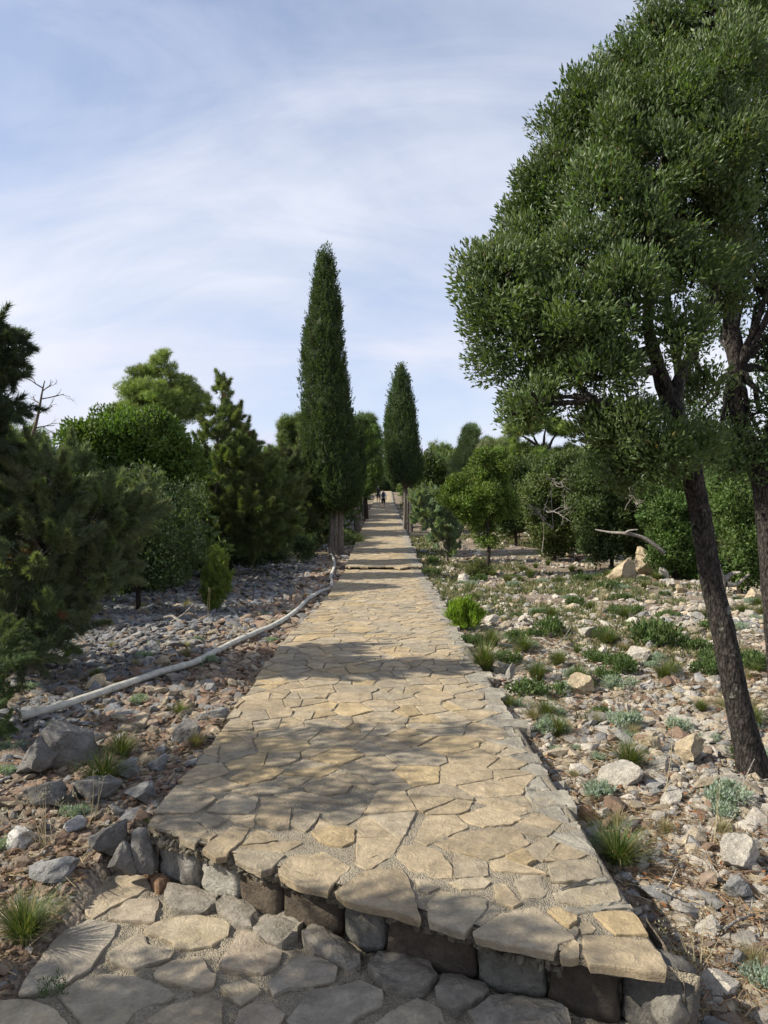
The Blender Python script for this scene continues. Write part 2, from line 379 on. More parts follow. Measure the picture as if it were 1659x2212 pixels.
UP = [
 T(0,0,(635,325),(680,285),(800,280),(870,320),(900,350),(845,410),(780,380),(760,350),(700,345)),
 T(0,0,(870,425),(940,370),(1010,325),(1085,335),(1060,380),(1000,430),(980,460),(930,465)),
 T(0,0,(1040,410),(1100,340),(1150,350),(1205,390),(1150,400)),
 T(0,0,(1000,430),(1080,420),(1200,440),(1240,450),(1180,510),(1130,525),(1070,500),(1010,465)),
 T(0,0,(1195,510),(1250,450),(1400,430),(1460,460),(1520,500),(1480,540),(1420,610),(1320,590),(1240,560),(1200,530)),
 T(0,0,(1440,610),(1560,520),(1739,505),(1774,560),(1800,640),(1825,740),(1700,700),(1540,670),(1480,650)),
 T(0,W2,(180,660),(240,600),(450,640),(450,680),(400,740),(350,790),(250,760),(185,740)),
 T(0,W2,(375,780),(500,700),(650,675),(700,710),(830,800),(835,820),(760,840),(740,880),(600,850),(480,830),(380,800)),
 T(0,W2,(850,800),(950,800),(1140,820),(1200,880),(1230,940),(1225,975),(1050,950),(880,930),(850,880)),
 T(0,W2,(752,872),(820,815),(845,830),(845,892),(805,900),(760,896)),
 T(0,W2,(895,700),(1000,690),(1080,700),(1120,750),(1145,800),(1000,800),(940,750)),
 T(0,W2,(700,690),(740,675),(840,715),(840,740),(800,765),(730,720)),
 T(0,W2,(842,742),(890,730),(920,770),(900,793),(850,796)),
 T(0,W2,(210,400),(330,350),(580,330),(610,380),(640,400),(540,450),(450,475),(270,430)),
 T(0,W2,(45,460),(70,410),(150,400),(250,440),(300,510),(300,550),(220,550),(110,520)),
 T(0,W2,(315,280),(450,235),(560,270),(600,295),(560,320),(430,335),(350,310)),
 T(0,W2,(470,580),(520,575),(600,660),(560,680),(480,660)),
 T(0,W2,(550,570),(600,530),(680,535),(710,610),(680,640),(600,640)),
 T(0,W2,(520,455),(600,420),(665,480),(620,500),(540,470)),
 T(0,W2,(700,500),(740,480),(920,470),(955,550),(850,575),(720,570)),
 T(0,W2,(720,610),(960,572),(1000,572),(1030,640),(1020,660),(850,670),(740,650)),
 T(0,W2,(255,565),(330,550),(430,545),(465,570),(440,595),(330,600)),
 T(0,W2,(130,550),(200,555),(245,590),(190,620),(150,610)),
 T(0,0,(660,275),(760,150),(840,160),(940,210),(900,240),(840,275)),
 T(0,0,(765,130),(850,65),(960,55),(995,95),(960,110),(860,145)),
 T(0,0,(890,265),(1000,185),(1120,205),(1110,250),(1080,275),(960,275)),
 T(0,0,(1105,310),(1130,200),(1240,210),(1265,250),(1250,340),(1200,345)),
 T(0,0,(1270,250),(1385,270),(1370,310),(1320,355),(1260,330)),
 T(0,0,(1385,290),(1480,250),(1590,240),(1560,290),(1500,320),(1430,315)),
 T(0,0,(1310,160),(1400,115),(1525,150),(1500,185),(1400,200),(1320,180)),
 T(0,0,(995,170),(1130,145),(1230,165),(1250,180),(1140,195),(1010,185)),
 T(0,0,(985,125),(1060,80),(1200,65),(1230,90),(1180,125),(1060,150)),
 T(0,0,(1340,350),(1430,325),(1540,340),(1535,400),(1480,420),(1380,400)),
 T(0,0,(845,300),(880,265),(990,300),(930,330),(890,335)),
 T(0,0,(1190,140),(1270,108),(1350,115),(1300,150),(1240,165)),
]
ZL = -.28
LOW = [
 T(ZL,0,(365,700),(370,640),(490,540),(600,545),(640,560),(655,600),(600,635),(500,680),(400,735)),
 T(ZL,0,(468,735),(470,710),(560,650),(685,645),(690,680),(670,750),(560,745)),
 T(ZL,0,(385,732),(515,750),(500,800),(450,870),(400,950),(270,1030),(90,1080),(80,1060),(150,940),(270,790)),
 T(ZL,0,(620,775),(720,735),(850,715),(960,735),(1000,765),(990,810),(920,855),(780,865),(740,835),(640,800)),
 T(ZL,0,(465,880),(590,795),(625,800),(640,850),(710,865),(760,880),(740,905),(580,960),(480,920)),
 T(ZL,0,(660,970),(740,915),(870,895),(900,950),(940,985),(930,1030),(880,1048),(760,1020),(680,1000)),
 T(ZL,0,(1040,795),(1110,800),(1150,850),(1225,880),(1210,930),(1140,985),(1020,965),(945,945)),
 T(ZL,0,(1150,1020),(1250,920),(1310,885),(1410,910),(1465,940),(1450,1000),(1350,1030),(1250,1040),(1180,1070)),
 T(ZL,0,(950,1035),(1060,1000),(1135,1040),(1040,1110),(985,1075)),
 T(ZL,0,(250,1065),(330,1010),(440,980),(600,990),(740,1040),(765,1065),(730,1090),(600,1130),(540,1200),(380,1210),(290,1120)),
 T(ZL,0,(590,1200),(720,1110),(880,1070),(965,1090),(970,1200),(900,1290),(700,1290)),
 T(ZL,0,(1005,1200),(1030,1130),(1110,1085),(1180,1095),(1235,1150),(1200,1220),(1090,1290)),
 T(ZL,0,(1235,1175),(1330,1050),(1470,1020),(1560,995),(1659,1040),(1659,1100),(1560,1150),(1480,1230),(1300,1260)),
 T(ZL,0,(-20,1090),(140,1085),(240,1120),(320,1210),(250,1300),(-60,1300)),
 T(ZL,W2,(-60,1210),(20,1130),(140,1065),(250,1110),(265,1184),(200,1290),(0,1290)),
]
BOR = [
 T(ZL,0,(720,600),(850,610),(945,650),(940,690),(870,715),(740,700),(705,650)),
 T(ZL,0,(930,690),(970,655),(1080,680),(1140,720),(1090,780),(1010,760)),
 T(ZL,0,(1090,790),(1140,725),(1250,740),(1320,780),(1290,830),(1220,860),(1150,840)),
 T(ZL,0,(1300,830),(1350,790),(1480,820),(1570,880),(1560,940),(1500,950),(1350,880)),
 T(ZL,W2,(-75,960),(-30,900),(60,895),(170,930),(235,1005),(200,1050),(100,1070),(0,1050)),
 T(ZL,W2,(215,1060),(250,980),(330,985),(440,1040),(455,1080),(380,1110),(300,1150),(250,1110)),
 T(ZL,W2,(360,1150),(450,1100),(540,1080),(700,1110),(800,1170),(800,1230),(400,1230)),
 T(ZL,0,(620,550),(700,565),(745,585),(690,625),(655,595)),
]
def orient(p):
    p = np.asarray(p); x, y = p[:, 0], p[:, 1]
    return p if np.dot(x, np.roll(y, -1))-np.dot(y, np.roll(x, -1)) > 0 else p[::-1]
def inset(p, d):
    p = orient(p); c = cen(p); out = []
    for q in p:
        v = c-q; l = np.linalg.norm(v); out.append(q+v/l*min(d*1.25, l*.4))
    return np.array(out)
def densify(p, step, amp):
    out = []; k = len(p)
    for i in range(k):
        a, b = p[i], p[(i+1) % k]; L_ = np.linalg.norm(b-a); m = max(1, int(L_/step)); n = np.array([b[1]-a[1], a[0]-b[0]])/max(L_, 1e-6)
        ph = rng.uniform(0, 50)
        for j in range(m):
            t = j/m; q = a+(b-a)*t
            if j: q = q+n*amp*(2.2*fbm(ph+t*L_*9, ph, 2)+.5*rng.normal())
            else: q = q+(cen(p)-q)*rng.uniform(0, .02)
            out.append(q)
    return np.array(out)
def slab_mesh(poly, z0, th, near, rough=0.0, tilt=.006, dome=0.0):
    """ring-built flagstone; returns V (local), faces, centroid"""
    c = cen(poly); sz = math.sqrt(area(poly))
    ring = densify(orient(poly), .028 if near == 2 else (.07 if near == 1 else .3), .0035+rough*.12 if near else .002)
    k = len(ring); n = ring-c
    tx, ty = rng.normal(0, tilt/ max(sz, .2), 2)
    scales = {2: [1.0, 1.0, .99, .965, .7, .35], 1: [1.0, 1.0, .975, .6], 0: [1.0, 1.0, .97]}[near]
    zs = {2: [-th, -.008, -.0015, 0.0, .0005, .0005], 1: [-th, -.006, 0.0, 0.0], 0: [-th, -.003, 0]}[near]
    V = []
    for s, z in zip(scales, zs):
        q = n*s; zz = np.full(k, z)
        if z != -th:
            zz = zz+tx*q[:, 0]+ty*q[:, 1]+dome*(1-s*s)
            if near: zz = zz+(.0035+rough)*(1.6 if s > .9 else .45+20*rough)*fbm((q[:, 0]+c[0])*7+(s if s > .9 else 0), (q[:, 1]+c[1])*7, 3)+(rng.normal(0, .0012+rough*.06, k) if s > .9 else 0)
        else: q = q*.96
        V.append(np.column_stack([q, zz]))
    m = len(scales); V = np.vstack(V+[np.array([[0, 0, dome+V[-1][:, 2].mean()-dome*(1-scales[-1]**2)]])])
    F4 = []; ar = np.arange(k); nx = (ar+1) % k
    for i in range(m-1): F4.append(np.stack([i*k+ar, i*k+nx, (i+1)*k+nx, (i+1)*k+ar], 1))
    F3 = np.stack([(m-1)*k+ar, (m-1)*k+nx, np.full(k, m*k)], 1)
    return V, np.vstack(F4), F3, np.array([c[0], c[1], z0])
def slab_col():
    r = rng.random()
    if r < .50: b = np.array([.40, .32, .21])
    elif r < .75: b = np.array([.37, .31, .22])
    elif r < .90: b = np.array([.335, .285, .205])
    else: b = np.array([.43, .33, .19])
    return b*rng.uniform(.82, 1.10)
# the path body
path = empty('stone_path', (0, 3, 0), kind='structure'); path['label'] = 'straight crazy-paved limestone path climbing between cypresses'
# seeds
FL0, FL1 = np.array([-1.30, 3.86]), np.array([1.12, 2.52])
fd = (FL1-FL0)/np.linalg.norm(FL1-FL0); fn = np.array([fd[1], -fd[0]])   # points toward the camera
if fn[1] > 0: fn = -fn
def pip(p, poly):
    x, y = p; ins = False; k = len(poly)
    for i in range(k):
        a, b = poly[i], poly[i-1]
        if (a[1] > y) != (b[1] > y) and x < (b[0]-a[0])*(y-a[1])/(b[1]-a[1])+a[0]: ins = not ins
    return ins
def make_seeds(x0, x1, y0, y1, r, xs=1.0):
    P = []; grid = {}
    rf = r if callable(r) else (lambda y_: r)
    n = int((x1-x0)*(y1-y0)/(rf(y0)*rf(y0))*9)
    for i in range(n):
        p = np.array([rng.uniform(x0, x1), rng.uniform(y0, y1)]); rr = rf(p[1])*rng.choice([.55, .8, 1.0, 1.25], p=[.2, .3, .3, .2])
        g = (int(p[0]//.65), int(p[1]//.65)); ok = True
        for a in (-1, 0, 1):
            for b in (-1, 0, 1):
                for q, qr in grid.get((g[0]+a, g[1]+b), ()):
                    if abs(q[0]-p[0])*xs < (rr+qr)/2 and math.hypot((q[0]-p[0])*xs, q[1]-p[1]) < (rr+qr)/2: ok = False; break
                if not ok: break
            if not ok: break
        if ok: grid.setdefault(g, []).append((p, rr)); P.append(p)
    return P
def build_cells(y0, y1, r, traced):
    seeds = make_seeds(-1.75, .93, y0-.4, y1+.4, r, .72)
    edge = []
    y = y0-.4
    while y < y1+.4:
        edge.append(np.array([1.02+rng.uniform(-.03, .03), y])); y += rng.uniform(.17, .36)
    pts = [p for p in seeds if not any(pip(p, t) for t in traced)]
    ne = len(pts); pts += [p for p in edge if not any(pip(p, t) for t in traced)]
    cells = voro(pts)
    out = []
    for i, c in enumerate(cells):
        if len(c) < 3: continue
        cc = cen(c)
        if not (y0 <= cc[1] < y1) or (i >= ne and cc[1] < 2.95): continue
        jl = rng.uniform(-.025, .035); jr = rng.uniform(-.09, .085) if cc[1] > 3.7 else -.02
        c = clip(c, np.array([-1., 0]), -(left_edge(cc[1])+jl))
        if len(c) > 2: c = clip(c, np.array([1., 0]), right_edge(cc[1])+jr)
        if len(c) > 2 and cc[1] < 5: c = clip(c, fn, fn@FL0-.05)
        for t in traced:
            if len(c) < 3: break
            if np.linalg.norm(cen(t)-cen(c)) > 1.0: continue
            cp = cen(c)
            inter = any(pip(q, t) for q in c) or any(pip(q, c) for q in t) or pip(cp, t)
            if inter:
                best = None; ba = 0; tt = orient(t)
                for e in range(len(tt)):
                    a, b = tt[e], tt[(e+1) % len(tt)]; nn = -np.array([b[1]-a[1], a[0]-b[0]]); nn /= max(np.linalg.norm(nn), 1e-9)
                    q = clip(c, nn, nn@a)
                    if len(q) > 2 and area(q) > ba: ba = area(q); best = q
                c = best if best is not None else []
        if len(c) < 3 or area(c) < .0025: continue
        parts_ = [c]
        if i < ne and y1 < 30:
            for rep in range(2):
                nxt = []
                for q in parts_:
                    if area(q) > .045 and rng.random() < (.55 if rep == 0 else .3):
                        e = np.asarray(q); L2 = np.linalg.norm(e-np.roll(e, -1, 0), axis=1); g = cen(q)+rng.normal(0, .035, 2); a_ = rng.uniform(0, math.pi)
                        cov = np.cov(e.T); w_, v_ = np.linalg.eigh(cov); nn = v_[:, 1] if rng.random() < .6 else np.array([math.cos(a_), math.sin(a_)])
                        nn = nn+rng.normal(0, .35, 2); nn /= np.linalg.norm(nn)
                        A, B = clip(q, nn, nn@g), clip(q, -nn, -nn@g)
                        if len(A) > 2 and len(B) > 2 and min(area(A), area(B)) > .01: nxt += [A, B]; continue
                    nxt.append(q)
                parts_ = nxt
        for q in parts_: out.append((np.array(q), i >= ne))
    return out
cells = build_cells(2.5, 21.9, lambda y_: .23 if y_ < 4.3 else (.275 if y_ < 9 else .30), UP)+build_cells(22.0, 92, lambda y_: .34 if y_ < 45 else .42, [])
allsl = [(np.array(p), 'front') for p in UP]+[(p, 'edge' if e else 'mid') for p, e in cells]
allsl.sort(key=lambda s: cen(s[0])[1])
far = Bag(); nslab = nedge = 0
cnt = 0
for p, kind in allsl:
    c = cen(p); d = c[1]
    gap = rng.uniform(.002, .009) if d < 6 else (rng.uniform(.005, .014) if d < 22 else .008)
    q = inset(p, gap if kind != 'front' else .004)
    lim = cnt < 296 if kind != 'edge' else nedge < 60
    near = 2 if (d < 6.0) else (1 if d < 16 else 0)
    z0 = float(prof(d))+rng.normal(0, .0022)+(.004 if kind == 'front' else 0)
    th = .036 if kind == 'front' else .05
    col = slab_col()
    if kind == 'edge': col = np.array([.29, .265, .215])*rng.uniform(.85, 1.15)
    V, F4, F3, o3 = slab_mesh(q, z0, th if kind != 'edge' else .11, near, rough=.018 if kind == 'edge' else 0.0015, tilt=.0016 if d < 22 else .003)
    if d > 22: V[:, 2] += .055*V[:, 1]*(1 if d < 75 else 1.8)
    if lim:
        me = npmesh('paving_slab', V, [F4, F3], M['slab_o'], None, False)
        o = link('edge_stone' if kind == 'edge' else 'paving_slab', me, path, loc=tuple(o3-np.array([0, 3, 0]))); o.color = (*col, 1)
        if kind == 'edge': nedge += 1
        else: cnt += 1
    else:
        far.add(V+o3, F4, col); far.add(V+o3, F3, col)
        # second add shares no vertices with the first, cheap enough
link('far_paving_slabs', far.mesh('far_paving_slabs', M['slab_a'], origin=(0, 3, 0)), path, kind='stuff')
# one slab with orange lichen is traced: colour it
print('slabs', cnt, nedge, len(allsl))
# mortar bed
def mortar_bed():
    ys = np.concatenate([np.arange(2.45, 7, .018), np.arange(7, 14, .05), np.arange(14, 21.95, .12)]); nx = 110
    def sheet(ys, nx, zoff=0, amp=.006):
        V = []
        for y in ys:
            l, r = float(left_edge(y))+.035, float(right_edge(y))-.03
            x = np.linspace(l, r, nx); z = prof(y)-.006-.003*(y > 5)+amp*1.7*fbm(x*22, np.full(nx, y*22), 3)+.004*fbm(x*5, np.full(nx, y*5), 2)
            V.append(np.column_stack([x, np.full(nx, y), z]))
        return np.array(V)
    b = Bag()
    for ysq, n in ((ys, nx), (np.concatenate([np.arange(22.03, 75, .5), np.arange(75, 92.5, 1.0)]), 12)):
        S = sheet(ysq, n, amp=.006 if n > 50 else .001)
        if n > 50:      # keep everything behind the front line
            dd = (S[..., :2]@fn)-(fn@FL0-.015-.10*smooth((S[..., 0]-.7)/.3)); ex = np.maximum(dd, 0)
            S[..., 0] -= ex*fn[0]; S[..., 1] -= ex*fn[1]
        m, n_ = S.shape[:2]
        sk = S.copy()[:, [0, -1]]; sk[:, :, 2] -= (np.where(ex[:, [0, -1]] > .004, .035, .42) if n > 50 else .42)
        sk[:, 0, 0] += .03; sk[:, 1, 0] -= .02
        full = np.concatenate([sk[:, :1], S, sk[:, 1:]], 1); n_ += 2
        first = full[:1].copy(); first[..., 2] -= .035; last = full[-1:].copy(); last[..., 2] -= .4
        full = np.concatenate([first, full, last], 0); m += 2
        idx = np.arange(m*n_).reshape(m, n_)
        b.add(full.reshape(-1, 3), np.stack([idx[:-1, :-1], idx[:-1, 1:], idx[1:, 1:], idx[1:, :-1]], -1).reshape(-1, 4))
    link('mortar_bed', b.mesh('mortar_bed', M['mortar'], True, origin=(0, 3, 0)), path)
mortar_bed()
# ragged mortar lumps hanging under the front slabs and crumbs in the joints near the camera
b = Bag(); n = 1100
t = rng.uniform(0, .82, n); P = np.column_stack([FL0[0]+(FL1-FL0)[0]*t, FL0[1]+(FL1-FL0)[1]*t, rng.uniform(-.085, -.035, n)])
off = rng.uniform(-.10, -.01, n); bul = .02*np.sin(np.pi*t)
P[:, :2] += np.outer(off+bul*.9, fn)
S = rng.uniform(.008, .028, (n, 3))
scatter(b, PEB, P, S, np.array([.25, .22, .165])*rng.uniform(.6, 1.2, (n, 1)))
link('crumbled_mortar', b.mesh('crumbled_mortar', M['rock_a'], origin=(0, 3, 0)), path, kind='stuff')
# step riser: squared blocks
RB = [(690, 545), (872, 600), (1045, 665), (1220, 735), (1487, 825), (1669, 890), (2059, 1005), (2359, 1090), (2680, 1180), (3010, 1290)]
RBp = [pxc(x, y, ZL) for x, y in RB]
riser = link('step_riser', None, path, loc=(0, 0, 0)) if False else None
bk = Bag()
pl = [RBp[0]+np.array([-.22, .12])]+RBp+[RBp[-1]+np.array([.02, .45])]
for i in range(len(pl)-1):
    a, c = pl[i], pl[i+1]; u = (c-a)/np.linalg.norm(c-a); nn = np.array([-u[1], u[0]]);
    if nn[1] < 0 and i < len(pl)-2: nn = -nn
    if i == len(pl)-2: nn = np.array([-1., 0])
    m = 14; xs = np.linspace(0, 1, m); zs = np.linspace(-.36, -.03, 10); G = []
    for z in zs:
        for x in xs:
            q = a+(c-a)*x+nn*(.045+.012*fbm(x*6+i*3, z*30, 2)); G.append((q[0], q[1], z))
    idx = np.arange(len(G)).reshape(10, m); bk.add(np.array(G), np.stack([idx[:-1, :-1], idx[:-1, 1:], idx[1:, 1:], idx[1:, :-1]], -1).reshape(-1, 4))
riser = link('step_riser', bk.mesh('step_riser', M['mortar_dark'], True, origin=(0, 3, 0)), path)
bcols = [(.40, .38, .34), (.44, .42, .36), (.15, .12, .09), (.11, .088, .065), (.26, .25, .22), (.13, .105, .08), (.25, .24, .20), (.11, .09, .068), (.17, .16, .14)]  # darker blocks hold moisture and the overhang's shade in their colour
for i in range(9):
    a, c = RBp[i], RBp[i+1]; u = (c-a); L_ = np.linalg.norm(u); u /= L_; nn = np.array([-u[1], u[0]]); nn = nn if nn[1] > 0 else -nn
    V, F_ = I3; V = V.copy()
    p_ = 8.0; V = V/(np.abs(V)**p_).sum(1, keepdims=True)**(1/p_)     # superellipsoid: rounded block
    hgt = [.105, .10, .108, .115, .11, .118, .118, .12, .13][i]
    V = V*np.array([L_/2*.965, .085, hgt]); V = V+.020*np.stack([fbm(V[:, 0]*9+i*5, V[:, 2]*9, 3), fbm(V[:, 0]*9+i*7, V[:, 2]*11, 3)*1.3, fbm(V[:, 0]*9+i*3, V[:, 1]*9, 3)], 1)
    V[:, 2] += .014*(V[:, 0]/L_)*rng.uniform(-1, 1)
    Wd = V[:, :1]*u+V[:, 1:2]*nn; me = npmesh('riser_block', np.column_stack([Wd, V[:, 2]]), [F_], M['rock_o'], None, True)
    mid = (a+c)/2+nn*(.062+rng.uniform(-.012, .006))
    o = link('riser_block', me, riser, loc=(mid[0], mid[1]-3, ZL-.005+hgt)); o.color = (*bcols[i], 1)
    o.location = (mid[0], mid[1]-3+0, ZL-.005+hgt)
    if i in (0, 1, 4): o['label'] = 'pale grey weathered block'
riser.location = (0, 0, 0)
for i, (y_, h_, w_) in enumerate([(2.72, .10, .14), (3.02, .09, .13), (3.32, .08, .14), (3.66, .07, .16)]):
    V, F_ = BIG[i+3]; V = V/(np.abs(V)**3).sum(1, keepdims=True)**(.6/3); V = V*np.array([.075, w_, h_*.9])+.02*np.stack([fbm(V[:, 1]*2+i*5, V[:, 2]*2, 3), fbm(V[:, 0]*2+i*7, V[:, 2]*2, 3), fbm(V[:, 0]*2+i*3, V[:, 1]*2, 3)], 1)
    o = link('side_block', npmesh('side_block', V, [F_], M['rock_o'], None, True), path, loc=(1.065, y_-3, -.055-h_)); o.color = (*[(.27, .25, .21), (.32, .29, .23), (.22, .2, .165), (.3, .27, .22)][i], 1)
# small second step 22 m away
b = Bag()
xs = -1.2
while xs < 1.12:
    w = rng.uniform(.25, .6); P_ = np.array([[xs+.01, 21.92+rng.uniform(-.03, .02)], [min(xs+w, 1.15)-.01, 21.92+rng.uniform(-.03, .02)], [min(xs+w, 1.15)-.01, 22.2], [xs+.01, 22.2]])
    V, F4, F3, o3 = slab_mesh(P_, .095+rng.normal(0, .006), .045, 1, .002)
    me = npmesh('edge_slab', V, [F4, F3], M['slab_o']); o = link('edge_slab', me, path, loc=(o3[0], o3[1]-3, o3[2])); o.color = (*slab_col(), 1)
    xs += w
# ---------------------------------------------------------------- lower landing
land = empty('stone_landing', (0, 2, ZL), kind='structure'); land['label'] = 'grey crazy-paved landing below the step'
xs_ = np.arange(-1.50, 1.42, .02); ys_ = np.concatenate([np.arange(-3, 1.5, .15), np.arange(1.5, 4.05, .02)])
XX, YY = np.meshgrid(xs_, ys_); ZZ = ZL-.004+.022*fbm(XX*20, YY*20, 3)+.012*fbm(XX*4, YY*4, 2)
XX[:, :1] += .0
lim_ = 4.02-.555*(XX+1.3); YY2 = np.minimum(YY, lim_)
ZZ[:, 0] = -.5; ZZ[:, -1] = -.5
idx = np.arange(XX.size).reshape(XX.shape)
link('mortar_bed', npmesh('mortar_bed', np.stack([XX, YY2-2, ZZ-ZL], -1).reshape(-1, 3), [np.stack([idx[:-1, :-1], idx[:-1, 1:], idx[1:, 1:], idx[1:, :-1]], -1).reshape(-1, 4)], M['mortar'], None, True), land)
lowcol = [(.43, .355, .25), (.42, .35, .26), (.39, .34, .265), (.44, .37, .26), (.40, .345, .255)]
for i, p in enumerate(LOW):
    V, F4, F3, o3 = slab_mesh(inset(p, .001), ZL+.013+rng.normal(0, .003), .05, 2, .002, .004)
    o = link('paving_slab', npmesh('paving_slab', V, [F4, F3], M['slab_o']), land, loc=(o3[0], o3[1]-2, o3[2]-ZL)); o.color = (*(np.array(lowcol[i % 5])*rng.uniform(.88, 1.05)), 1)
for i, p in enumerate(BOR):
    V, F4, F3, o3 = slab_mesh(inset(p, .001), ZL+.035, .09, 2, .022, .01, dome=.02)
    o = link('border_stone', npmesh('border_stone', V, [F4, F3], M['rock_o']), land, loc=(o3[0], o3[1]-2, o3[2]-ZL)); o.color = (.34, .305, .25, 1) if i < 7 else (.33, .20, .12, 1)
# the part of the landing behind and beside the view
sd = [p for p in make_seeds(-1.45, 1.35, -2.8, 3.4, .36) if not any(pip(p, t) for t in LOW+BOR)]
for c in voro(sd):
    if len(c) < 3: continue
    for nn_, dd_ in ((np.array([-1., 0]), 1.46), (np.array([1., 0]), 1.36), (np.array([0, -1.]), 2.9)):
        if len(c) > 2: c = clip(c, nn_, dd_)
    if len(c) > 2: c = clip(c, fn, 1e9)
    for t in LOW+BOR:
        if len(c) < 3: break
        if any(pip(q, t) for q in c) or any(pip(q, c) for q in t):
            best = []; ba = 0; tt = orient(t)
            for e in range(len(tt)):
                a, b_ = tt[e], tt[(e+1) % len(tt)]; nn = -np.array([b_[1]-a[1], a[0]-b_[0]]); nn /= max(np.linalg.norm(nn), 1e-9)
                q = clip(c, nn, nn@a)
                if len(q) > 2 and area(q) > ba: ba = area(q); best = q
            c = best
    if len(c) < 3 or area(c) < .008: continue
    cc = cen(c)
    if cc[1] > 2.45: continue
    V, F4, F3, o3 = slab_mesh(inset(c, .02), ZL+.012, .05, 1, .001)
    o = link('paving_slab', npmesh('paving_slab', V, [F4, F3], M['slab_o']), land, loc=(o3[0], o3[1]-2, o3[2]-ZL)); o.color = (*(slab_col()*.85), 1)
# ---------------------------------------------------------------- rubble
def off_path(x, y, m=0.02): return (x < left_edge(y)-m) | (x > right_edge(y)+m)
def off_all(x, y, m=0.02):
    ok = off_path(x, y, m) | (y > 92.5)
    return ok & ~((x > -1.56) & (x < 1.2) & (y < 4.05))
def stone_cols(x, y):
    n = len(x); r = rng.random(n); c = np.zeros((n, 3))
    white = np.array([.50, .455, .385]); cream = np.array([.45, .375, .27]); grey = np.array([.275, .265, .25]); shade_grey = np.array([.225, .228, .235])
    rust = np.array([.30, .205, .145]); brown = np.array([.26, .20, .15])
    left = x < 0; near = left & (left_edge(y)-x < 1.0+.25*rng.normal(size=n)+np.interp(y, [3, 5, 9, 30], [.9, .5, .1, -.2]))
    pal = np.where
    c[:] = np.where((r < .42)[:, None], white, np.where((r < .68)[:, None], cream, np.where((r < .86)[:, None], grey*1.15, np.where((r < .95)[:, None], brown*1.2, rust))))
    cl = np.where((r < .50)[:, None], shade_grey, np.where((r < .82)[:, None], grey, np.where((r < .95)[:, None], brown, cream)))  # left stones: grey, with the junipers' bluish shade put into the colour
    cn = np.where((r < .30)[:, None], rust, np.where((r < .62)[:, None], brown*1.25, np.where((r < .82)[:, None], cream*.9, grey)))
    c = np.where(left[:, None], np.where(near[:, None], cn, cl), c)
    return c*rng.uniform(.7, 1.2, (n, 1))
def band(n, y0, y1, r0, r1, xl, wfac=.58, wadd=1.0, flat=(.35, .8), side=None, dens=None, temps=PEB, bag=None, sink=.25, p_=2.2):
    y = y0+(y1-y0)*rng.random(n); w = wfac*y+wadd; x = rng.uniform(-1, 1, n)*w
    ok = off_all(x, y)
    if side: ok &= (x*side > 0)
    if dens is not None: ok &= rng.random(n) < dens(x, y)
    x, y = x[ok], y[ok]; n = len(x)
    s = r0+(r1-r0)*rng.random(n)**p_
    S = np.column_stack([s*rng.uniform(.8, 1.5, n), s*rng.uniform(.6, 1.1, n), s*rng.uniform(*flat, n)])
    P = np.column_stack([x, y, ground(x, y)+S[:, 2]*(1-2*sink)*.7])
    scatter(bag, temps, P, S, stone_cols(x, y), .35)
def dens_r(x, y):
    return np.clip(.75+.9*fbm(x*.8+3, y*.8, 3), .12, 1)*np.where((x > 0) & (y > 8), .65, 1)
b = Bag()
band(15000, 2.0, 5.6, .008, .035, 0, bag=b, wfac=.56, wadd=.5, p_=1.6)
band(7000, 2.0, 6.5, .010, .04, 0, bag=b, side=1, wfac=.56, wadd=.3, p_=1.6)
band(9000, 6, 13, .015, .05, 0, bag=b, side=1, wfac=.56, wadd=.3, p_=1.8)
band(1900, 2.0, 6.5, .03, .075, 0, bag=b, temps=MED[:6]+PEB, wfac=.56, wadd=.5, flat=(.35, .7))
band(15000, 5.6, 12, .014, .06, 0, bag=b, dens=dens_r)
band(9000, 5.2, 11, .03, .085, 0, bag=b, side=-1, flat=(.25, .6), p_=1.5, temps=PEB+MED[:3])
band(9000, 4, 15, .02, .09, 0, bag=b, side=1, flat=(.3, .7), p_=2, dens=dens_r, temps=PEB+MED[:2])
band(9000, 11, 24, .05, .14, 0, bag=b, side=-1, flat=(.25, .6), p_=1.5)
band(13000, 11, 26, .03, .11, 0, bag=b, dens=dens_r)
band(4500, 25, 48, .06, .2, 0, bag=b, dens=dens_r)
link('rubble', b.mesh('rubble', M['rock_a']), kind='stuff', label='loose limestone rubble and red gravel strewn beside the path')
# individual rocks
BIGM = [npmesh('rock', V, [F_], M['rock_o'], None, False) for V, F_ in BIG]
MEDM = [npmesh('rock', V, [F_], M['rock_o'], None, False) for V, F_ in MED]
taken = []
def rock(xD, yD, wD, hD, col, label, name='rock', rot=None, tmpl=None, deep=1.0, group=None, sink=.18, cat='rock'):
    x, y = gpt(xD, yD); s = y/F; w = wD*s/2; h = hD*s/2
    me = BIGM[rng.integers(12) if tmpl is None else tmpl]
    o = bpy.data.objects.new(name, me); C.objects.link(o)
    a = rng.uniform(0, 6.28) if rot is None else rot
    o.rotation_euler = (rng.normal(0, .15), rng.normal(0, .15), a); o.scale = (w*1.05, w*deep*.9, h*1.12)
    y += w*.5; z = float(ground(x, y)); o.location = (x, y, z+h*1.12*(1-2*sink)); o.color = (*col, 1)
    props(o, label, cat, group); taken.append((x, y, w)); return o
WH = (.50, .46, .39); CRM = (.49, .40, .27); GR = (.30, .295, .28); DG = (.23, .218, .20); OR = (.36, .22, .12)
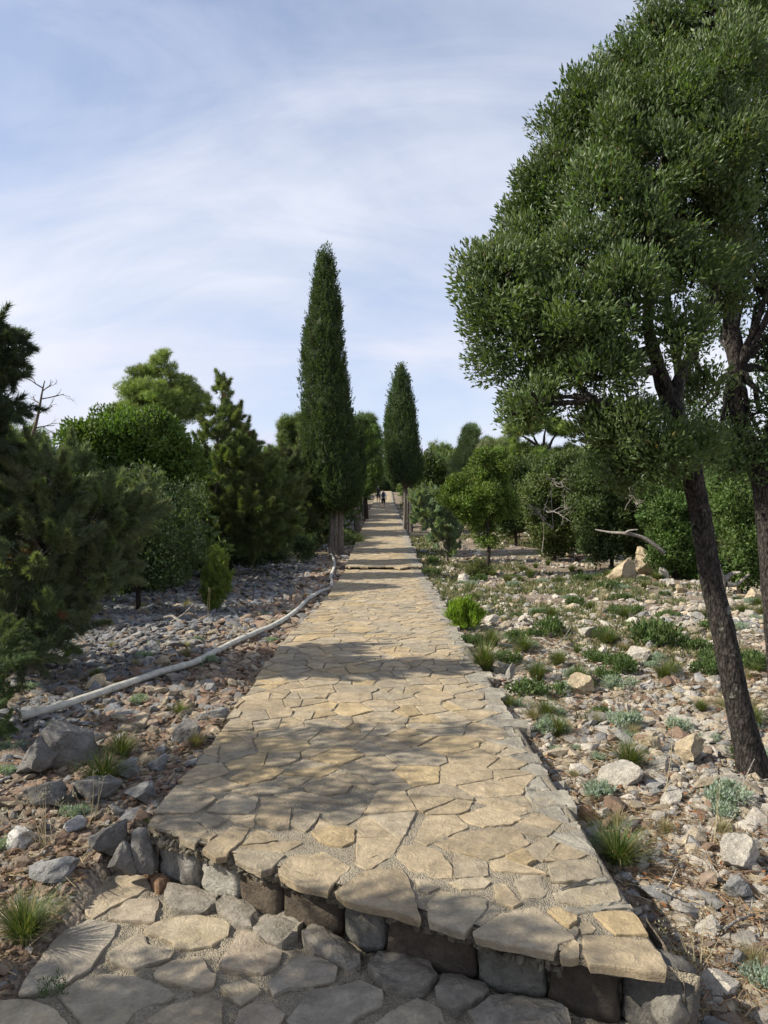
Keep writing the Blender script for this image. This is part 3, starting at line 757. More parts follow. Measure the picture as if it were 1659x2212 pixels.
for a in [
 (1357, 1252, 82, 46, CRM, 'large cream boulder at the edge of the bushes right of the path', 'boulder', .3, 0),
 (1392, 1243, 56, 62, CRM, 'upright cream boulder behind the large one, half under the bush', 'boulder', 1.2, 1),
 (1434, 1252, 28, 34, WH, 'pale boulder right of the large cream boulder', 'boulder', 2, 2),
 (1452, 1272, 26, 24, WH, 'small pale boulder in front of the bush', 'boulder', 1, 3),
 (1472, 1282, 34, 22, CRM, 'low cream boulder nearest the leaning trunk', 'boulder', 0, 4),
 (1628, 1300, 44, 34, CRM, 'cream pyramid-shaped boulder between the two oak trunks', 'boulder', .5, 5),
 (1112, 1168, 34, 36, CRM, 'cream boulder under the far bushes', 'boulder', .5, 6),
 (1187, 1178, 28, 26, WH, 'white boulder among the far bushes', 'boulder', .1, 7),
 (1230, 1205, 26, 16, CRM, 'orange sided block below the far bushes', 'rock', .1, 8),
 (1192, 1205, 24, 22, WH, 'tilted white slab below the far bushes', 'rock', .9, 9),
 (1495, 1648, 72, 62, CRM, 'big angular cream rock left of the leaning trunk', 'rock', .2, 10),
 (1412, 1628, 56, 38, CRM, 'tilted cream rock beside the big angular one', 'rock', .7, 11),
 (1432, 1668, 46, 34, WH, 'rounded white rock below the tilted cream one', 'rock', .2, 1),
 (1345, 1700, 100, 54, WH, 'long pale wedge of rock among pine needles', 'rock', -.4, 2),
 (1605, 1890, 92, 76, WH, 'largest white rock low on the right slope', 'rock', .4, 3),
 (1275, 1782, 44, 40, OR, 'rust brown rock close to the path edge', 'rock', -.7, 4),
 (1450, 1740, 62, 36, WH, 'bright white split rock in the needle litter', 'rock', .3, 5),
 (1430, 1960, 90, 36, GR, 'long grey rock pair above the lower right corner', 'rock', .1, 6),
 (1600, 1955, 68, 50, GR, 'dark grey angular rock under the largest white rock', 'rock', .3, 7),
 (1540, 2035, 66, 44, WH, 'pale tilted rock low on the right slope', 'rock', .3, 8),
 (1190, 1610, 26, 20, WH, 'white stone by the ragged right edge of the path', 'rock', .3, 8),
 (1000, 1262, 38, 24, WH, 'domed pale rock in the grass near the small tree', 'rock', .3, 9),
 (1062, 1350, 36, 24, WH, 'pale dome of rock beyond the bright green shrub', 'rock', .1, 10),
 (1160, 1455, 42, 26, GR, 'grey wedge rock behind silvery herbs', 'rock', .1, 11),
 (1275, 1380, 42, 30, WH, 'white square rock in the middle of the right slope', 'rock', .1, 0),
 (1300, 1425, 44, 26, WH, 'white rock beside the green cushion on the right slope', 'rock', .1, 1),
 (1375, 1430, 52, 34, WH, 'cream rock right of the green cushion', 'rock', .1, 2),
 (1255, 1502, 64, 46, CRM, 'cream and orange rock among silvery herbs', 'rock', .1, 3),
 # left side
 (135, 1660, 112, 108, DG, 'tall peaked grey rock in the left pile', 'rock', .2, 4),
 (72, 1675, 96, 90, DG, 'rounded dark grey rock at the left edge pile', 'rock', .9, 5),
 (190, 1745, 112, 82, DG, 'pitted dark grey rock in the left pile', 'rock', .2, 6),
 (90, 1755, 90, 62, DG, 'low grey rock below the rounded one', 'rock', .2, 7),
 (262, 1688, 66, 48, GR, 'pale grey rock beyond the grass tuft', 'rock', .2, 8),
 (300, 1740, 70, 54, GR, 'grey rock behind the dark grass tuft', 'rock', .3, 8),
 (37, 1835, 76, 44, (.62, .60, .56), 'chalk white rock at the left edge', 'rock', .2, 9),
 (152, 1812, 54, 44, (.48, .47, .46), 'small whitish rock beside dry stalks', 'rock', .2, 10),
 (110, 1915, 110, 50, GR, 'long pale rock lying in red gravel', 'rock', .3, 11),
 (240, 1848, 110, 62, DG, 'slate grey rock half buried in gravel', 'rock', .3, 0),
 (340, 1668, 46, 36, GR, 'grey rock beside the path joint on the left', 'rock', .3, 1),
 (395, 1610, 62, 60, DG, 'grey pointed rock near the left path edge', 'rock', .3, 2),
 (408, 1612, 36, 26, OR, 'small rusty rock beside the pointed grey one', 'rock', .3, 3),
 (440, 1650, 40, 24, GR, 'flat grey rock touching the left path edge', 'rock', .3, 4),
 (205, 1492, 60, 36, CRM, 'ochre rock above the white hose', 'rock', .1, 5),
 (372, 1480, 44, 38, DG, 'dark rock standing against the white hose', 'rock', .1, 6),
 (470, 1560, 50, 30, GR, 'pale rock between hose and path', 'rock', .1, 7),
 (255, 1895, 62, 78, DG, 'dark corner rock at the left end of the step', 'rock', .1, 8),
 (300, 1880, 66, 92, DG, 'leaning slate rock wedged against the step end', 'rock', .6, 9),
]:
    rock(*a)
# standing stub of stone
o = rock(1102, 1478, 22, 44, (.34, .32, .28), 'thin upright stone stub in the grass', 'standing_stone', .2, 10, group=None, sink=.08)
# boulders along the left of the far path
for i, (x, y, s) in enumerate([(-1.9, 30, .35), (-1.75, 32.5, .3), (-2.2, 34, .5), (-1.7, 36, .4), (-2.0, 38.5, .6), (-1.8, 42, .45), (-2.3, 45, .7), (-1.9, 48, .4), (-2.6, 30.5, .45), (-2.8, 40, .8)]):
    o = bpy.data.objects.new('boulder', BIGM[i % 12]); C.objects.link(o); o.location = (x, y, float(ground(x, y))+s*.35); o.scale = (s, s*.9, s*.7)
    o.rotation_euler = (.1*i, .05*i, i*1.1); o.color = (.29, .28, .265, 1)
    props(o, 'grey boulder bordering the far left side of the path behind the tall cypress', 'boulder', 'grey boulders along the far left path edge')
# the largest loose stones one by one
n_r = 0; tries = 0
while n_r < 225 and tries < 20000:
    tries += 1
    y = rng.uniform(2.6, 15)**1.0; x = rng.uniform(-1, 1)*(.56*y+.1)
    if not bool(off_all(np.array(x), np.array(y), .1)): continue
    s = rng.uniform(.035, .085)*(1+.055*y)
    if any((x-a)**2+(y-b_)**2 < (w+s)**2 for a, b_, w in taken): continue
    taken.append((x, y, s)); sx, sy, sz = s*rng.uniform(.9, 1.5), s*rng.uniform(.7, 1.1), s*rng.uniform(.35, .75)
    o = bpy.data.objects.new('rock', MEDM[rng.integers(12)]); C.objects.link(o); o.scale = (sx, sy, sz)
    o.location = (x, y, float(ground(x, y))+sz*.45); o.rotation_euler = (rng.normal(0, .2), rng.normal(0, .2), rng.uniform(0, 6.28))
    o.color = (*stone_cols(np.array([x]), np.array([y]))[0], 1)
    if x > 0: props(o, 'loose pale limestone rock among the rubble right of the path', 'rock', 'loose rocks right of the path')
    elif left_edge(y)-x < .9: props(o, 'loose brownish rock in the red gravel hugging the left path edge', 'rock', 'loose rocks in the left gravel strip')
    else: props(o, 'loose grey rock tinted blue for shade in the rubble left of the path', 'rock', 'loose rocks in the shaded left rubble')
    n_r += 1
# ---------------------------------------------------------------- the hose
hp = [(44, 1566), (80, 1556), (150, 1538), (260, 1498), (350, 1466), (420, 1444), (500, 1402), (560, 1374), (600, 1356), (640, 1328), (662, 1305), (690, 1286), (714, 1276), (717, 1262), (714, 1252), (722, 1228), (719, 1208), (711, 1196), (708, 1188)]
pts = []; 
for x, y in hp:
    gx_, gy_ = gpt(x, y); pts.append((gx_, gy_, float(ground(gx_, gy_))+.085))
hose = empty('hose', pts[0], 'long flattened white canvas hose snaking from the junipers to the tall cypress', 'hose')
b = Bag(); rr = np.array([.047]*len(pts)); rr[0] = .062
tube(b, pts, rr, 10, sub=8, jit=.0)
V = np.concatenate(b.V); zc = ground(V[:, 0], V[:, 1])+.03
V[:, 2] = zc+(V[:, 2]-zc)*.78+.008*fbm(V[:, 1]*4, V[:, 0]*4, 3)+.004*fbm(V[:, 1]*25, V[:, 2]*25, 2); b.V = [V]
link('hose_tube', b.mesh('hose_tube', M['hose'], True, origin=pts[0]), hose)
b = Bag(); q = np.array(pts[13]); tube(b, [q+np.array([-.02, -.12, .0]), q+np.array([0, .0, .0])], [.06, .06], 10)
V = np.concatenate(b.V); zc = V[:, 2].mean(); V[:, 2] = zc+(V[:, 2]-zc)*.75-.008; b.V = [V]
link('coupling', b.mesh('coupling', M['strap'], True, origin=pts[0]), hose)
# ---------------------------------------------------------------- foliage machinery
def leaf_t(w=.36, f=.10):
    return np.array([[0, 0, 0], [.5*w, f, .45], [0, 0, 1], [-.5*w, f, .45]]), np.array([[0, 1, 2], [0, 2, 3]])
def spray_t(k=4, spread=.5, w=.13):
    V = []; F_ = []
    for i in range(k):
        a = (0 if k == 1 else (i/(k-1)*2-1)); l = 1.0-.3*abs(a)+.12*(i % 2)
        d = np.array([a*spread*1.6, .16*math.sin(i*2.3), 1]); d = d/np.linalg.norm(d)*l; p = nrm(np.array([d[2], .35*math.cos(i*3.1), -d[0]]))*w*.9
        o_ = np.array([0, 0, .12*(1-abs(a))]); V += [o_-p, o_+p, d+o_]; F_.append([3*i, 3*i+1, 3*i+2])
    return np.array(V), np.array(F_)
def place(bag, tmpl, P, D, size, cols, face=None):
    V, F_ = tmpl; n = len(P); D = nrm(D); r = rng.normal(size=(n, 3)) if face is None else np.cross(D, nrm(face)+rng.normal(0, .32, (n, 3)))
    U = nrm(np.cross(D, r)) if face is None else nrm(r); W = np.cross(D, U)
    s = np.broadcast_to(np.asarray(size), (n,))[:, None, None]
    Wd = P[:, None, :]+s*(V[None, :, 0:1]*U[:, None, :]+V[None, :, 1:2]*W[:, None, :]+V[None, :, 2:3]*D[:, None, :])
    bag.add(Wd.reshape(-1, 3), (F_[None]+(np.arange(n)*len(V))[:, None, None]).reshape(-1, 3), np.repeat(cols, len(V), 0))
def clumps_on(lobes, rc, cover=1.0, inner=.25, jit=.35, up=0.0):
    """lobes: (x,y,z,rx,ry,rz) ; returns clump centres, radii, outward directions"""
    P = []; Rr = []; O = []
    for L in lobes:
        c = np.array(L[:3]); r = np.array(L[3:6]); n = max(3, int(cover*4*np.mean(r)**2/rc**2))
        d = nrm(rng.normal(size=(n, 3))); d[:, 2] += up; d = nrm(d)
        k = np.where(rng.random(n) < inner, rng.uniform(.3, .8, n), 1-rc*.5/np.mean(r)*rng.uniform(.3, 1.6, n))
        P.append(c+d*r*k[:, None]); Rr.append(rc*rng.uniform(1-jit, 1+jit, n)); O.append(d)
    return np.concatenate(P), np.concatenate(Rr), np.concatenate(O)
def foliage(bag, P, Rr, O, total, tmpl, size, col, outw=.6, upw=.5, rnd=.6, stretch=(1, 1, 1), cvar=.22, bvar=.3, svar=.35, shell=.45, cols2=None):
    w = Rr**2; w = w/w.sum(); idx = rng.choice(len(P), total, p=w)
    d = nrm(rng.normal(size=(total, 3))); k = rng.random(total)**shell
    pos_ = P[idx]+d*(Rr[idx]*k)[:, None]*np.array(stretch)
    D = d*.5*outw+O[idx]*outw*.7+np.array([0, 0, upw])+rng.normal(size=(total, 3))*rnd
    cl = 1+cvar*(rng.random((len(P), 1))-.5)*2; hue = 1+.06*(rng.random((len(P), 3))-.5)*2
    base = np.array(col)[None]*cl[idx]*hue[idx]*(1+bvar*(rng.random((total, 1))-.5)*2)
    if cols2 is not None:
        m = rng.random(total) < cols2[1]; base[m] = np.array(cols2[0])*rng.uniform(.7, 1.2, (m.sum(), 1))
    place(bag, tmpl, pos_, D, size*rng.uniform(1-svar, 1+svar, total), base, d*.9+O[idx]*.5+np.array([0, 0, .25]))
SP4 = spray_t(5, .8, .06); SP3 = spray_t(3, .35, .16); NEED = spray_t(6, .9, .045); LEAF = leaf_t(.40, .09); LEAFW = leaf_t(.55, .1); LEAFN = leaf_t(.2, .04)
def plumes(bag, P, O, plen, prad, total, tmpl, size, col, up=.35, fork=.55, rnd=.25, cvar=.16, bvar=.3, svar=.3, cols2=None, droop=.0):
    """pointed shoots: every plume runs along its own axis and narrows to a tip"""
    n = len(P); A = nrm(O+np.array([0, 0, up])+rng.normal(0, .28, (n, 3))); Ln = plen*rng.uniform(.5, 1.5, n); idx = rng.choice(n, total, p=Ln/Ln.sum())
    t = rng.random(total)**.8; d = rng.normal(size=(total, 3)); d = nrm(d-(d*A[idx]).sum(1, keepdims=True)*A[idx])
    rr = prad*(1-t*.92)*rng.random(total)**.5*(Ln[idx]/plen)**.5
    pos_ = P[idx]+A[idx]*((t-.35)*Ln[idx])[:, None]+d*rr[:, None]-np.array([0, 0, 1])*(droop*t*t*Ln[idx])[:, None]
    D = A[idx]+d*fork*(1-t*.6)[:, None]+rng.normal(size=(total, 3))*rnd
    cl = 1+cvar*(rng.random((n, 1))-.5)*2; hue = 1+.07*(rng.random((n, 3))-.5)*2
    base = np.array(col)[None]*cl[idx]*hue[idx]*(1+bvar*(rng.random((total, 1))-.5)*2)
    if cols2 is not None:
        m = rng.random(n) < cols2[1]*1.5; mm = m[idx]; base[mm] = np.array(cols2[0])*rng.uniform(.7, 1.2, (mm.sum(), 1))
    place(bag, tmpl, pos_, D, size*rng.uniform(1-svar, 1+svar, total)*(1-.3*t), base, d*.8+O[idx]*.6+np.array([0, 0, .3]))
def lobesD(d, specs):
    """(xD, yD, rxD, ryD, dd) in the picture at distance d -> lobes in the world"""
    out = []
    for s in specs:
        xD, yD, rx, ry, dd = s; dd_ = d+dd; c = at(xD, yD, dd_); k = dd_/F; out.append((c[0], c[1], c[2], rx*k, (rx+ry)*.5*k, ry*k))
    return out
def limb(bag, a, bpt, r0, r1, sag=0.1, n=5, sides=6, jit=.1, flute=0):
    a = np.array(a, float); bpt = np.array(bpt, float); L_ = np.linalg.norm(bpt-a); t = np.linspace(0, 1, n)[:, None]
    p = a+(bpt-a)*t; p[:, 2] += -sag*L_*np.sin(math.pi*t[:, 0])*1.0; p[1:-1] += rng.normal(0, .04*L_, (n-2, 3))
    tube(bag, p, np.linspace(r0, r1, n), sides, jit=jit, flute=flute, sub=2); return p
def tree(name, label, cat, base, lobes, rc, total, tmpl, size, col, mat, bark, trunk_r=.1, stems=None, trunk_top=None, group=None, twigs=0, outw=.6, upw=.5, rnd=.6, cover=1.0, inner=.25, stretch=(1, 1, 1), extra=None, limbs=True, cvar=.22, bvar=.3, cols2=None, up=0., sub_r=.3, plume=None):
    bx, by = base; bz = float(ground(bx, by)) ; o0 = np.array([bx, by, bz])
    root = empty(name, tuple(o0), label, cat, group)
    wb = Bag()
    top = np.array(trunk_top) if trunk_top is not None else np.mean([l[:3] for l in lobes], 0)*np.array([1, 1, .8])+np.array([0, 0, .2*bz])
    st = stems or [[(bx, by, bz-.15), tuple((o0*.5+top*.5)+np.array([rng.normal(0, .06), 0, 0])), tuple(top)]]
    for s in st: tube(wb, s, np.linspace(trunk_r, trunk_r*.55, len(s)), 10, jit=.08, sub=4)
    P, Rr, O = clumps_on(lobes, rc, cover, inner, up=up)
    if limbs:
        for l in lobes:
            s = st[rng.integers(len(st))]; limb(wb, s[-1], l[:3], trunk_r*.5, trunk_r*.14, sag=-.05)
        for i in rng.choice(len(P), min(len(P), twigs), replace=False):
            l = min(lobes, key=lambda l: np.linalg.norm(P[i]-np.array(l[:3]))); limb(wb, np.array(l[:3]), P[i], trunk_r*.16, trunk_r*.05, sides=4, n=4, sag=.03)
    if wb.V: link('trunk', wb.mesh('trunk', bark, True, origin=o0), root)
    cb = Bag()
    if plume: plumes(cb, P, O, plume[0], plume[1], total, tmpl, size, col, up=plume[2], cols2=cols2)
    else: foliage(cb, P, Rr, O, total, tmpl, size, col, outw, upw, rnd, stretch, cvar=cvar, bvar=bvar, cols2=cols2)
    if extra: extra(cb)
    link('crown', cb.mesh('crown', mat, origin=o0), root)
    return root, (P, Rr, O)
# ---------------------------------------------------------------- the big holm oak on the right
OAKC = (.084, .122, .042)
def big_oak():
    d = 4.95
    bx, by = gpt(1632, 1668); bz = float(ground(bx, by)); o0 = np.array([bx, by, bz])
    root = empty('holm_oak', tuple(o0), 'big leaning holm oak with lichen spotted trunk, overhanging the slope right of the path', 'tree')
    wb = Bag()
    tp = [(1634, 1690, 0, 52), (1612, 1600, 0, 41), (1590, 1500, 0, 36), (1566, 1380, 0, 34), (1535, 1250, .03, 32), (1516, 1130, .05, 31), (1492, 1010, .05, 30), (1470, 930, .05, 30), (1450, 872, .05, 30)]
    def P3(x, y, dd): return at(x, y, d+dd)
    pts = np.array([P3(x, y, dd) for x, y, dd, r in tp]); rad = np.array([r for *_, r in tp])*.71*d/F
    tube(wb, pts, rad, 20, jit=.05, flute=.035, sub=8)
    limbs = [
     [(1450, 880, .05, 24), (1428, 820, .1, 19), (1408, 760, .15, 16), (1340, 770, .1, 12), (1300, 710, 0, 6)],
     [(1450, 880, .05, 26), (1468, 820, .1, 17), (1500, 750, .2, 14), (1540, 650, .3, 11), (1560, 540, .3, 9), (1570, 400, .35, 7), (1580, 260, .4, 4)],
     [(1440, 850, .05, 20), (1420, 780, 0, 17), (1400, 700, -.15, 14), (1410, 600, -.1, 12), (1395, 500, 0, 9), (1380, 400, 0, 7), (1350, 280, 0, 4)],
     [(1410, 800, .0, 13), (1360, 800, -.3, 10), (1290, 760, -.5, 8), (1240, 740, -.5, 4)],
     [(1440, 900, .05, 14), (1400, 880, -.3, 9), (1330, 880, -.5, 6), (1280, 860, -.5, 4)],
     [(1470, 820, .1, 13), (1450, 700, .4, 10), (1440, 600, .7, 9), (1450, 470, .9, 7), (1470, 300, 1.0, 4)],
     [(1490, 1000, .05, 9), (1476, 950, -.12, 7), (1460, 880, -.3, 4)],
    ]
    for L in limbs:
        p = np.array([P3(x, y, dd) for x, y, dd, r in L]); tube(wb, p, np.array([r for *_, r in L])*.85*d/F, 9, jit=.08, sub=5)
    # lobes: x, y, rx, ry, depth offset
    S = [(1055, 590, 64, 62, -.1), (1052, 690, 58, 60, -.1), (1400, 1005, 70, 42, -.1), (1455, 1005, 55, 36, .2), (1085, 625, 88, 92, -.35), (1150, 560, 85, 85, 0), (1130, 740, 95, 95, -.2), (1160, 480, 70, 80, .3), (1200, 840, 100, 90, -.1), (1150, 870, 62, 62, -.4),
         (1210, 400, 85, 90, .1), (1230, 290, 70, 80, .2), (1270, 230, 70, 70, 0), (1340, 200, 80, 75, .2), (1330, 330, 95, 95, -.2), (1300, 450, 95, 95, -.35),
         (1265, 570, 95, 95, -.45), (1230, 690, 95, 90, -.5), (1300, 800, 95, 85, -.5), (1400, 130, 70, 70, .1), (1450, 90, 80, 80, .2), (1440, 230, 95, 95, -.2),
         (1420, 380, 95, 95, -.4), (1390, 520, 90, 80, -.5), (1350, 650, 90, 80, -.6), (1540, 40, 95, 80, .1), (1560, 170, 100, 100, -.2), (1560, 320, 95, 95, -.3),
         (1540, 460, 90, 85, -.2), (1480, 600, 90, 75, -.4), (1460, 720, 90, 70, -.55), (1300, 935, 70, 60, -.3), (1360, 930, 85, 70, -.5), (1430, 970, 85, 60, -.45),
         (1340, 1010, 60, 40, -.2), (1520, 840, 60, 50, .3), (1560, 600, 80, 70, .4), (1490, 970, 60, 50, -.3), (1640, -40, 110, 90, .3), (1500, -60, 110, 80, .6),
         (1300, 330, 110, 110, .9), (1420, 260, 120, 120, 1.1), (1200, 560, 100, 110, .8), (1560, 240, 120, 120, 1.0), (1300, 720, 100, 90, .5), (1420, 500, 100, 90, .8), (1130, 900, 50, 30, -.3), (1350, 960, 60, 45, .2)]
    lobes = lobesD(d, S)
    P, Rr, O = clumps_on(lobes, .125, .95, .10, .5, .25)
    for i in rng.choice(len(P), 420, replace=False):
        l = min(lobes, key=lambda l: np.linalg.norm(P[i]-np.array(l[:3]))); limb(wb, np.array(l[:3])+rng.normal(0, .05, 3), P[i], .011, .004, sides=4, n=4, sag=.03)
    for l in lobes:
        q = min((np.array(P3(x, y, dd)) for L in limbs for x, y, dd, r in L[1:]), key=lambda q: np.linalg.norm(q-np.array(l[:3]))); limb(wb, q, l[:3], .02, .009, sides=6, sag=-.05)
    link('trunk', wb.mesh('trunk', M['oakbark'], True, origin=o0), root)
    cb = Bag(); foliage(cb, P, Rr, O, 205000, LEAF, .039, OAKC, .75, .6, .45, cvar=.2, bvar=.3, cols2=((.14, .13, .04), .012))
    link('crown', cb.mesh('crown', M['oakleaf'], origin=o0), root)
big_oak()
def second_oak():
    d = 6.3; bx, by = X(1685, d), d; bz = float(ground(bx, by)); o0 = np.array([bx, by, bz])
    root = empty('holm_oak', tuple(o0), 'darker holm oak at the right edge behind the leaning one, trunk cut by the frame', 'tree')
    wb = Bag(); P3 = lambda x, y, dd=0: at(x, y, d+dd)
    tube(wb, [P3(1700, 1580), P3(1684, 1450), P3(1672, 1300), P3(1660, 1150), P3(1644, 1030), P3(1612, 940), P3(1590, 860), P3(1585, 700), P3(1570, 560), P3(1590, 400), P3(1600, 200)], np.array([30, 25, 23, 22, 21, 17, 13, 11, 9, 6, 4])*d/F, 16, jit=.05, flute=.03, sub=5)
    tube(wb, [P3(1640, 1030), P3(1680, 900), P3(1700, 700), P3(1720, 400)], np.array([24, 18, 14, 8])*d/F, 10, jit=.05, sub=5)
    S = [(1620, 620, 90, 80, 0), (1600, 480, 90, 90, .2), (1640, 340, 110, 110, 0), (1650, 180, 110, 110, .2), (1720, 60, 130, 120, .4), (1740, 300, 130, 130, .5), (1730, 560, 110, 120, .4),
         (1640, 760, 60, 60, .2), (1720, 800, 90, 90, .3), (1620, 940, 75, 45, -.1), (1570, 900, 55, 35, .2), (1660, 860, 50, 50, -.2), (1720, 980, 80, 60, 0), (1560, 960, 60, 45, 0), (1510, 900, 50, 40, .3), (1580, 1010, 70, 35, 0), (1655, 1010, 50, 35, -.1), (1560, 720, 50, 50, .6), (1800, 100, 160, 160, .5), (1850, 500, 160, 180, .5), (1830, 820, 120, 120, .5)]
    lobes = lobesD(d, S); P, Rr, O = clumps_on(lobes, .19, 1.0, .16, .35)
    for i in rng.choice(len(P), 200, replace=False):
        l = min(lobes, key=lambda l: np.linalg.norm(P[i]-np.array(l[:3]))); limb(wb, np.array(l[:3])+rng.normal(0, .05, 3), P[i], .014, .005, sides=4, n=4, sag=.03)
    for l in lobes: limb(wb, P3(1585, min(l[2], 4) and 800), l[:3], .03, .01, sides=6, sag=-.05)
    link('trunk', wb.mesh('trunk', M['oakbark'], True, origin=o0), root)
    cb = Bag(); foliage(cb, P, Rr, O, 56000, LEAF, .048, (.066, .106, .038), .75, .5, .5, cvar=.2, bvar=.3)
    link('crown', cb.mesh('crown', M['oakleaf'], origin=o0), root)
second_oak()
# ---------------------------------------------------------------- cypresses
def cypress(label, xD, d, prof_, trunkx, tw, total, size, col, ybase, rc=.17, stems=3):
    bx, by = X(trunkx, d), d; bz = float(ground(bx, by)); o0 = np.array([bx, by, bz]); root = empty('cypress', tuple(o0), label, 'tree')
    ys = np.array([p[0] for p in prof_], float); xl = np.array([p[1] for p in prof_], float); xr = np.array([p[2] for p in prof_], float)
    zt = CAMZ+(HZ-ys)/F*d; cxs = ((xl+xr)/2-CX)/F*d; rad = (xr-xl)/2/F*d
    zz = zt[::-1]; cc = cxs[::-1]; rr = rad[::-1]
    # core
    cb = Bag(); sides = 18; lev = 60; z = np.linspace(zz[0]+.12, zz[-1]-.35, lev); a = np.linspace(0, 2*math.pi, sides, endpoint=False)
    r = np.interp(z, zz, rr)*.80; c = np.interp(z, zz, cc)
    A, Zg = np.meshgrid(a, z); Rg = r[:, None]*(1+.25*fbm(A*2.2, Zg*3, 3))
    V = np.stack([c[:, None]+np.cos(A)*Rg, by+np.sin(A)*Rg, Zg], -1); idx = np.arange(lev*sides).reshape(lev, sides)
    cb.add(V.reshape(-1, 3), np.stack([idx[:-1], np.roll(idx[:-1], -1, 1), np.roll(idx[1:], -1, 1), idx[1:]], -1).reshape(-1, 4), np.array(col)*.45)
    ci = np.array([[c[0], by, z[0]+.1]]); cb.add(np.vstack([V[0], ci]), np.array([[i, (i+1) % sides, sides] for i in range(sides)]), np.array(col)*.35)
    n = int(total/16); zs = rng.uniform(zz[0], zz[-1], n*3); rs = np.interp(zs, zz, rr); keep = rng.random(n*3) < (rs/rr.max())*.8+.06; zs = zs[keep][:n]; n = len(zs)
    rs = np.interp(zs, zz, rr); th = rng.uniform(0, 2*math.pi, n)
    lump = 1+.13*fbm(th*2.2+3, zs*1.3, 3)+.10*fbm(th*5, zs*.7, 2)
    k = rs*lump*rng.uniform(.80, .99, n)
    P = np.column_stack([np.interp(zs, zz, cc)+np.cos(th)*k, by+np.sin(th)*k, zs]); O = np.column_stack([np.cos(th), np.sin(th), np.full(n, .5)])
    O[:, 2] = 2.2; plumes(cb, P, nrm(O), rc*2.4, rc*.62, total, SP3, size, col, up=.4, fork=.7, rnd=.3, cvar=.28, bvar=.25)
    link('crown', cb.mesh('crown', M['conifer'], origin=o0), root)
    wb = Bag(); tr = tw/2/F*d; ztop = zz[0]+.6; q = float(np.interp(ztop, zz, cc))
    for i in range(stems):
        a_ = (i-(stems-1)/2); off = a_*tr*.75
        tube(wb, [(bx+off*1.2, by-abs(a_)*.03, bz-.2), (bx+off*.9, by-.02, bz+(ztop-bz)*.3), (bx+off*.95, by, bz+(ztop-bz)*.65), (bx+off*1.5+(q-bx)*.5, by, ztop), (q+off*2, by, ztop+.8)], np.array([1.25, 1, .95, .8, .5])*tr*(.46 if stems > 1 else 1), 12, jit=.07, flute=.09, sub=6)
    for i in range(14):
        a_ = rng.uniform(0, 6.28); rr0 = rr.max()*.7
        limb(wb, (bx+math.cos(a_)*tr*.5, by+math.sin(a_)*tr*.5, bz+(ztop-bz)*rng.uniform(.62, .9)), (q+math.cos(a_)*rr0, by+math.sin(a_)*rr0, ztop+rng.uniform(.1, .5)), tr*.2, .01, sides=5, sag=.1)
    link('trunk', wb.mesh('trunk', M['greybark'], True, origin=o0), root)
CYC = (.062, .090, .034)
TALL = [(540, 699, 705), (552, 690, 712), (575, 684, 719), (600, 681, 724), (640, 673, 730), (680, 670, 737), (720, 658, 740), (760, 652, 744), (800, 652, 749), (850, 652, 755), (900, 653, 763), (950, 652, 768), (1000, 654, 775), (1040, 662, 782), (1075, 672, 782), (1095, 688, 770), (1110, 705, 748)]
cypress('tall dark cypress with a fluted pale trunk, left edge of the path', 728, 26.2, TALL, 727, 27, 62000, .085, CYC, 1195)
SMALL = [(793, 865, 869), (805, 858, 875), (830, 851, 883), (860, 842, 890), (890, 836, 896), (920, 831, 900), (950, 828, 904), (980, 828, 908), (1010, 831, 912), (1035, 836, 911), (1048, 846, 900)]
cypress('shorter cypress with a bare pale trunk, right edge of the path', 880, 37.3, SMALL, 881, 17, 34000, .10, (.07, .105, .046), 1142, rc=.2)
S2 = [(905, 765, 772), (950, 756, 782), (1000, 752, 787), (1040, 754, 786), (1070, 758, 780), (1080, 764, 775)]
cypress('dark narrow cypress just behind the tall one', 771, 36, S2, 771, 13, 9000, .13, (.052, .078, .036), 1130, rc=.24, stems=1)
S4 = [(930, 783, 790), (970, 778, 797), (1020, 776, 800), (1050, 780, 796)]
cypress('far slender cypress on the left of the path near the walkers', 788, 52, S4, 787, 9, 5000, .17, (.052, .078, .036), 1100, rc=.3, stems=1)
# ---------------------------------------------------------------- junipers, oaks and pines, left of the path
JU = (.135, .160, .092); JG = (.12, .155, .09); OL = (.088, .138, .030); PI = (.19, .235, .08); DK = (.062, .088, .038)
RB_ = ((.16, .11, .07), .003)
def brown_sprigs(lobes, n, r=.07):
    def f(cb):
        for i in range(n):
            l = lobes[rng.integers(len(lobes))]; d_ = nrm(np.array([rng.uniform(-.3, 1), -1.2, rng.uniform(-.8, .5)])); c = np.array(l[:3])+d_*np.array(l[3:6])*1.0
            foliage(cb, c[None], np.array([r]), d_[None], 22, SP4, .07, (.17, .09, .055), cvar=.1, bvar=.3)
    return f
L = lobesD(8.0, [(20, 1090, 120, 100, 0), (120, 1050, 90, 95, -.2), (200, 1120, 95, 100, .2), (90, 1200, 125, 120, -.3), (190, 1250, 75, 75, 0), (255, 1120, 72, 62, .5), (30, 1330, 110, 100, -.6), (110, 1330, 80, 70, -.4), (60, 1400, 60, 50, -.7), (-90, 1150, 150, 160, 0), (100, 1000, 55, 40, .3), (310, 1070, 38, 34, .9), (20, 985, 60, 45, 0), (245, 1200, 55, 60, .3)])
tree('juniper', 'large spreading grey green juniper filling the left foreground edge', 'shrub', (X(60, 8.2), 8.2), L, .15, 60000, SP4, .095, JU, M['conifer'], M['greybark'], .09, trunk_top=at(90, 1180, 8.1), twigs=140, outw=.9, upw=.75, rnd=.35, cover=.95, plume=(.34, .075, .55), cols2=RB_, extra=brown_sprigs(L, 3, .035))
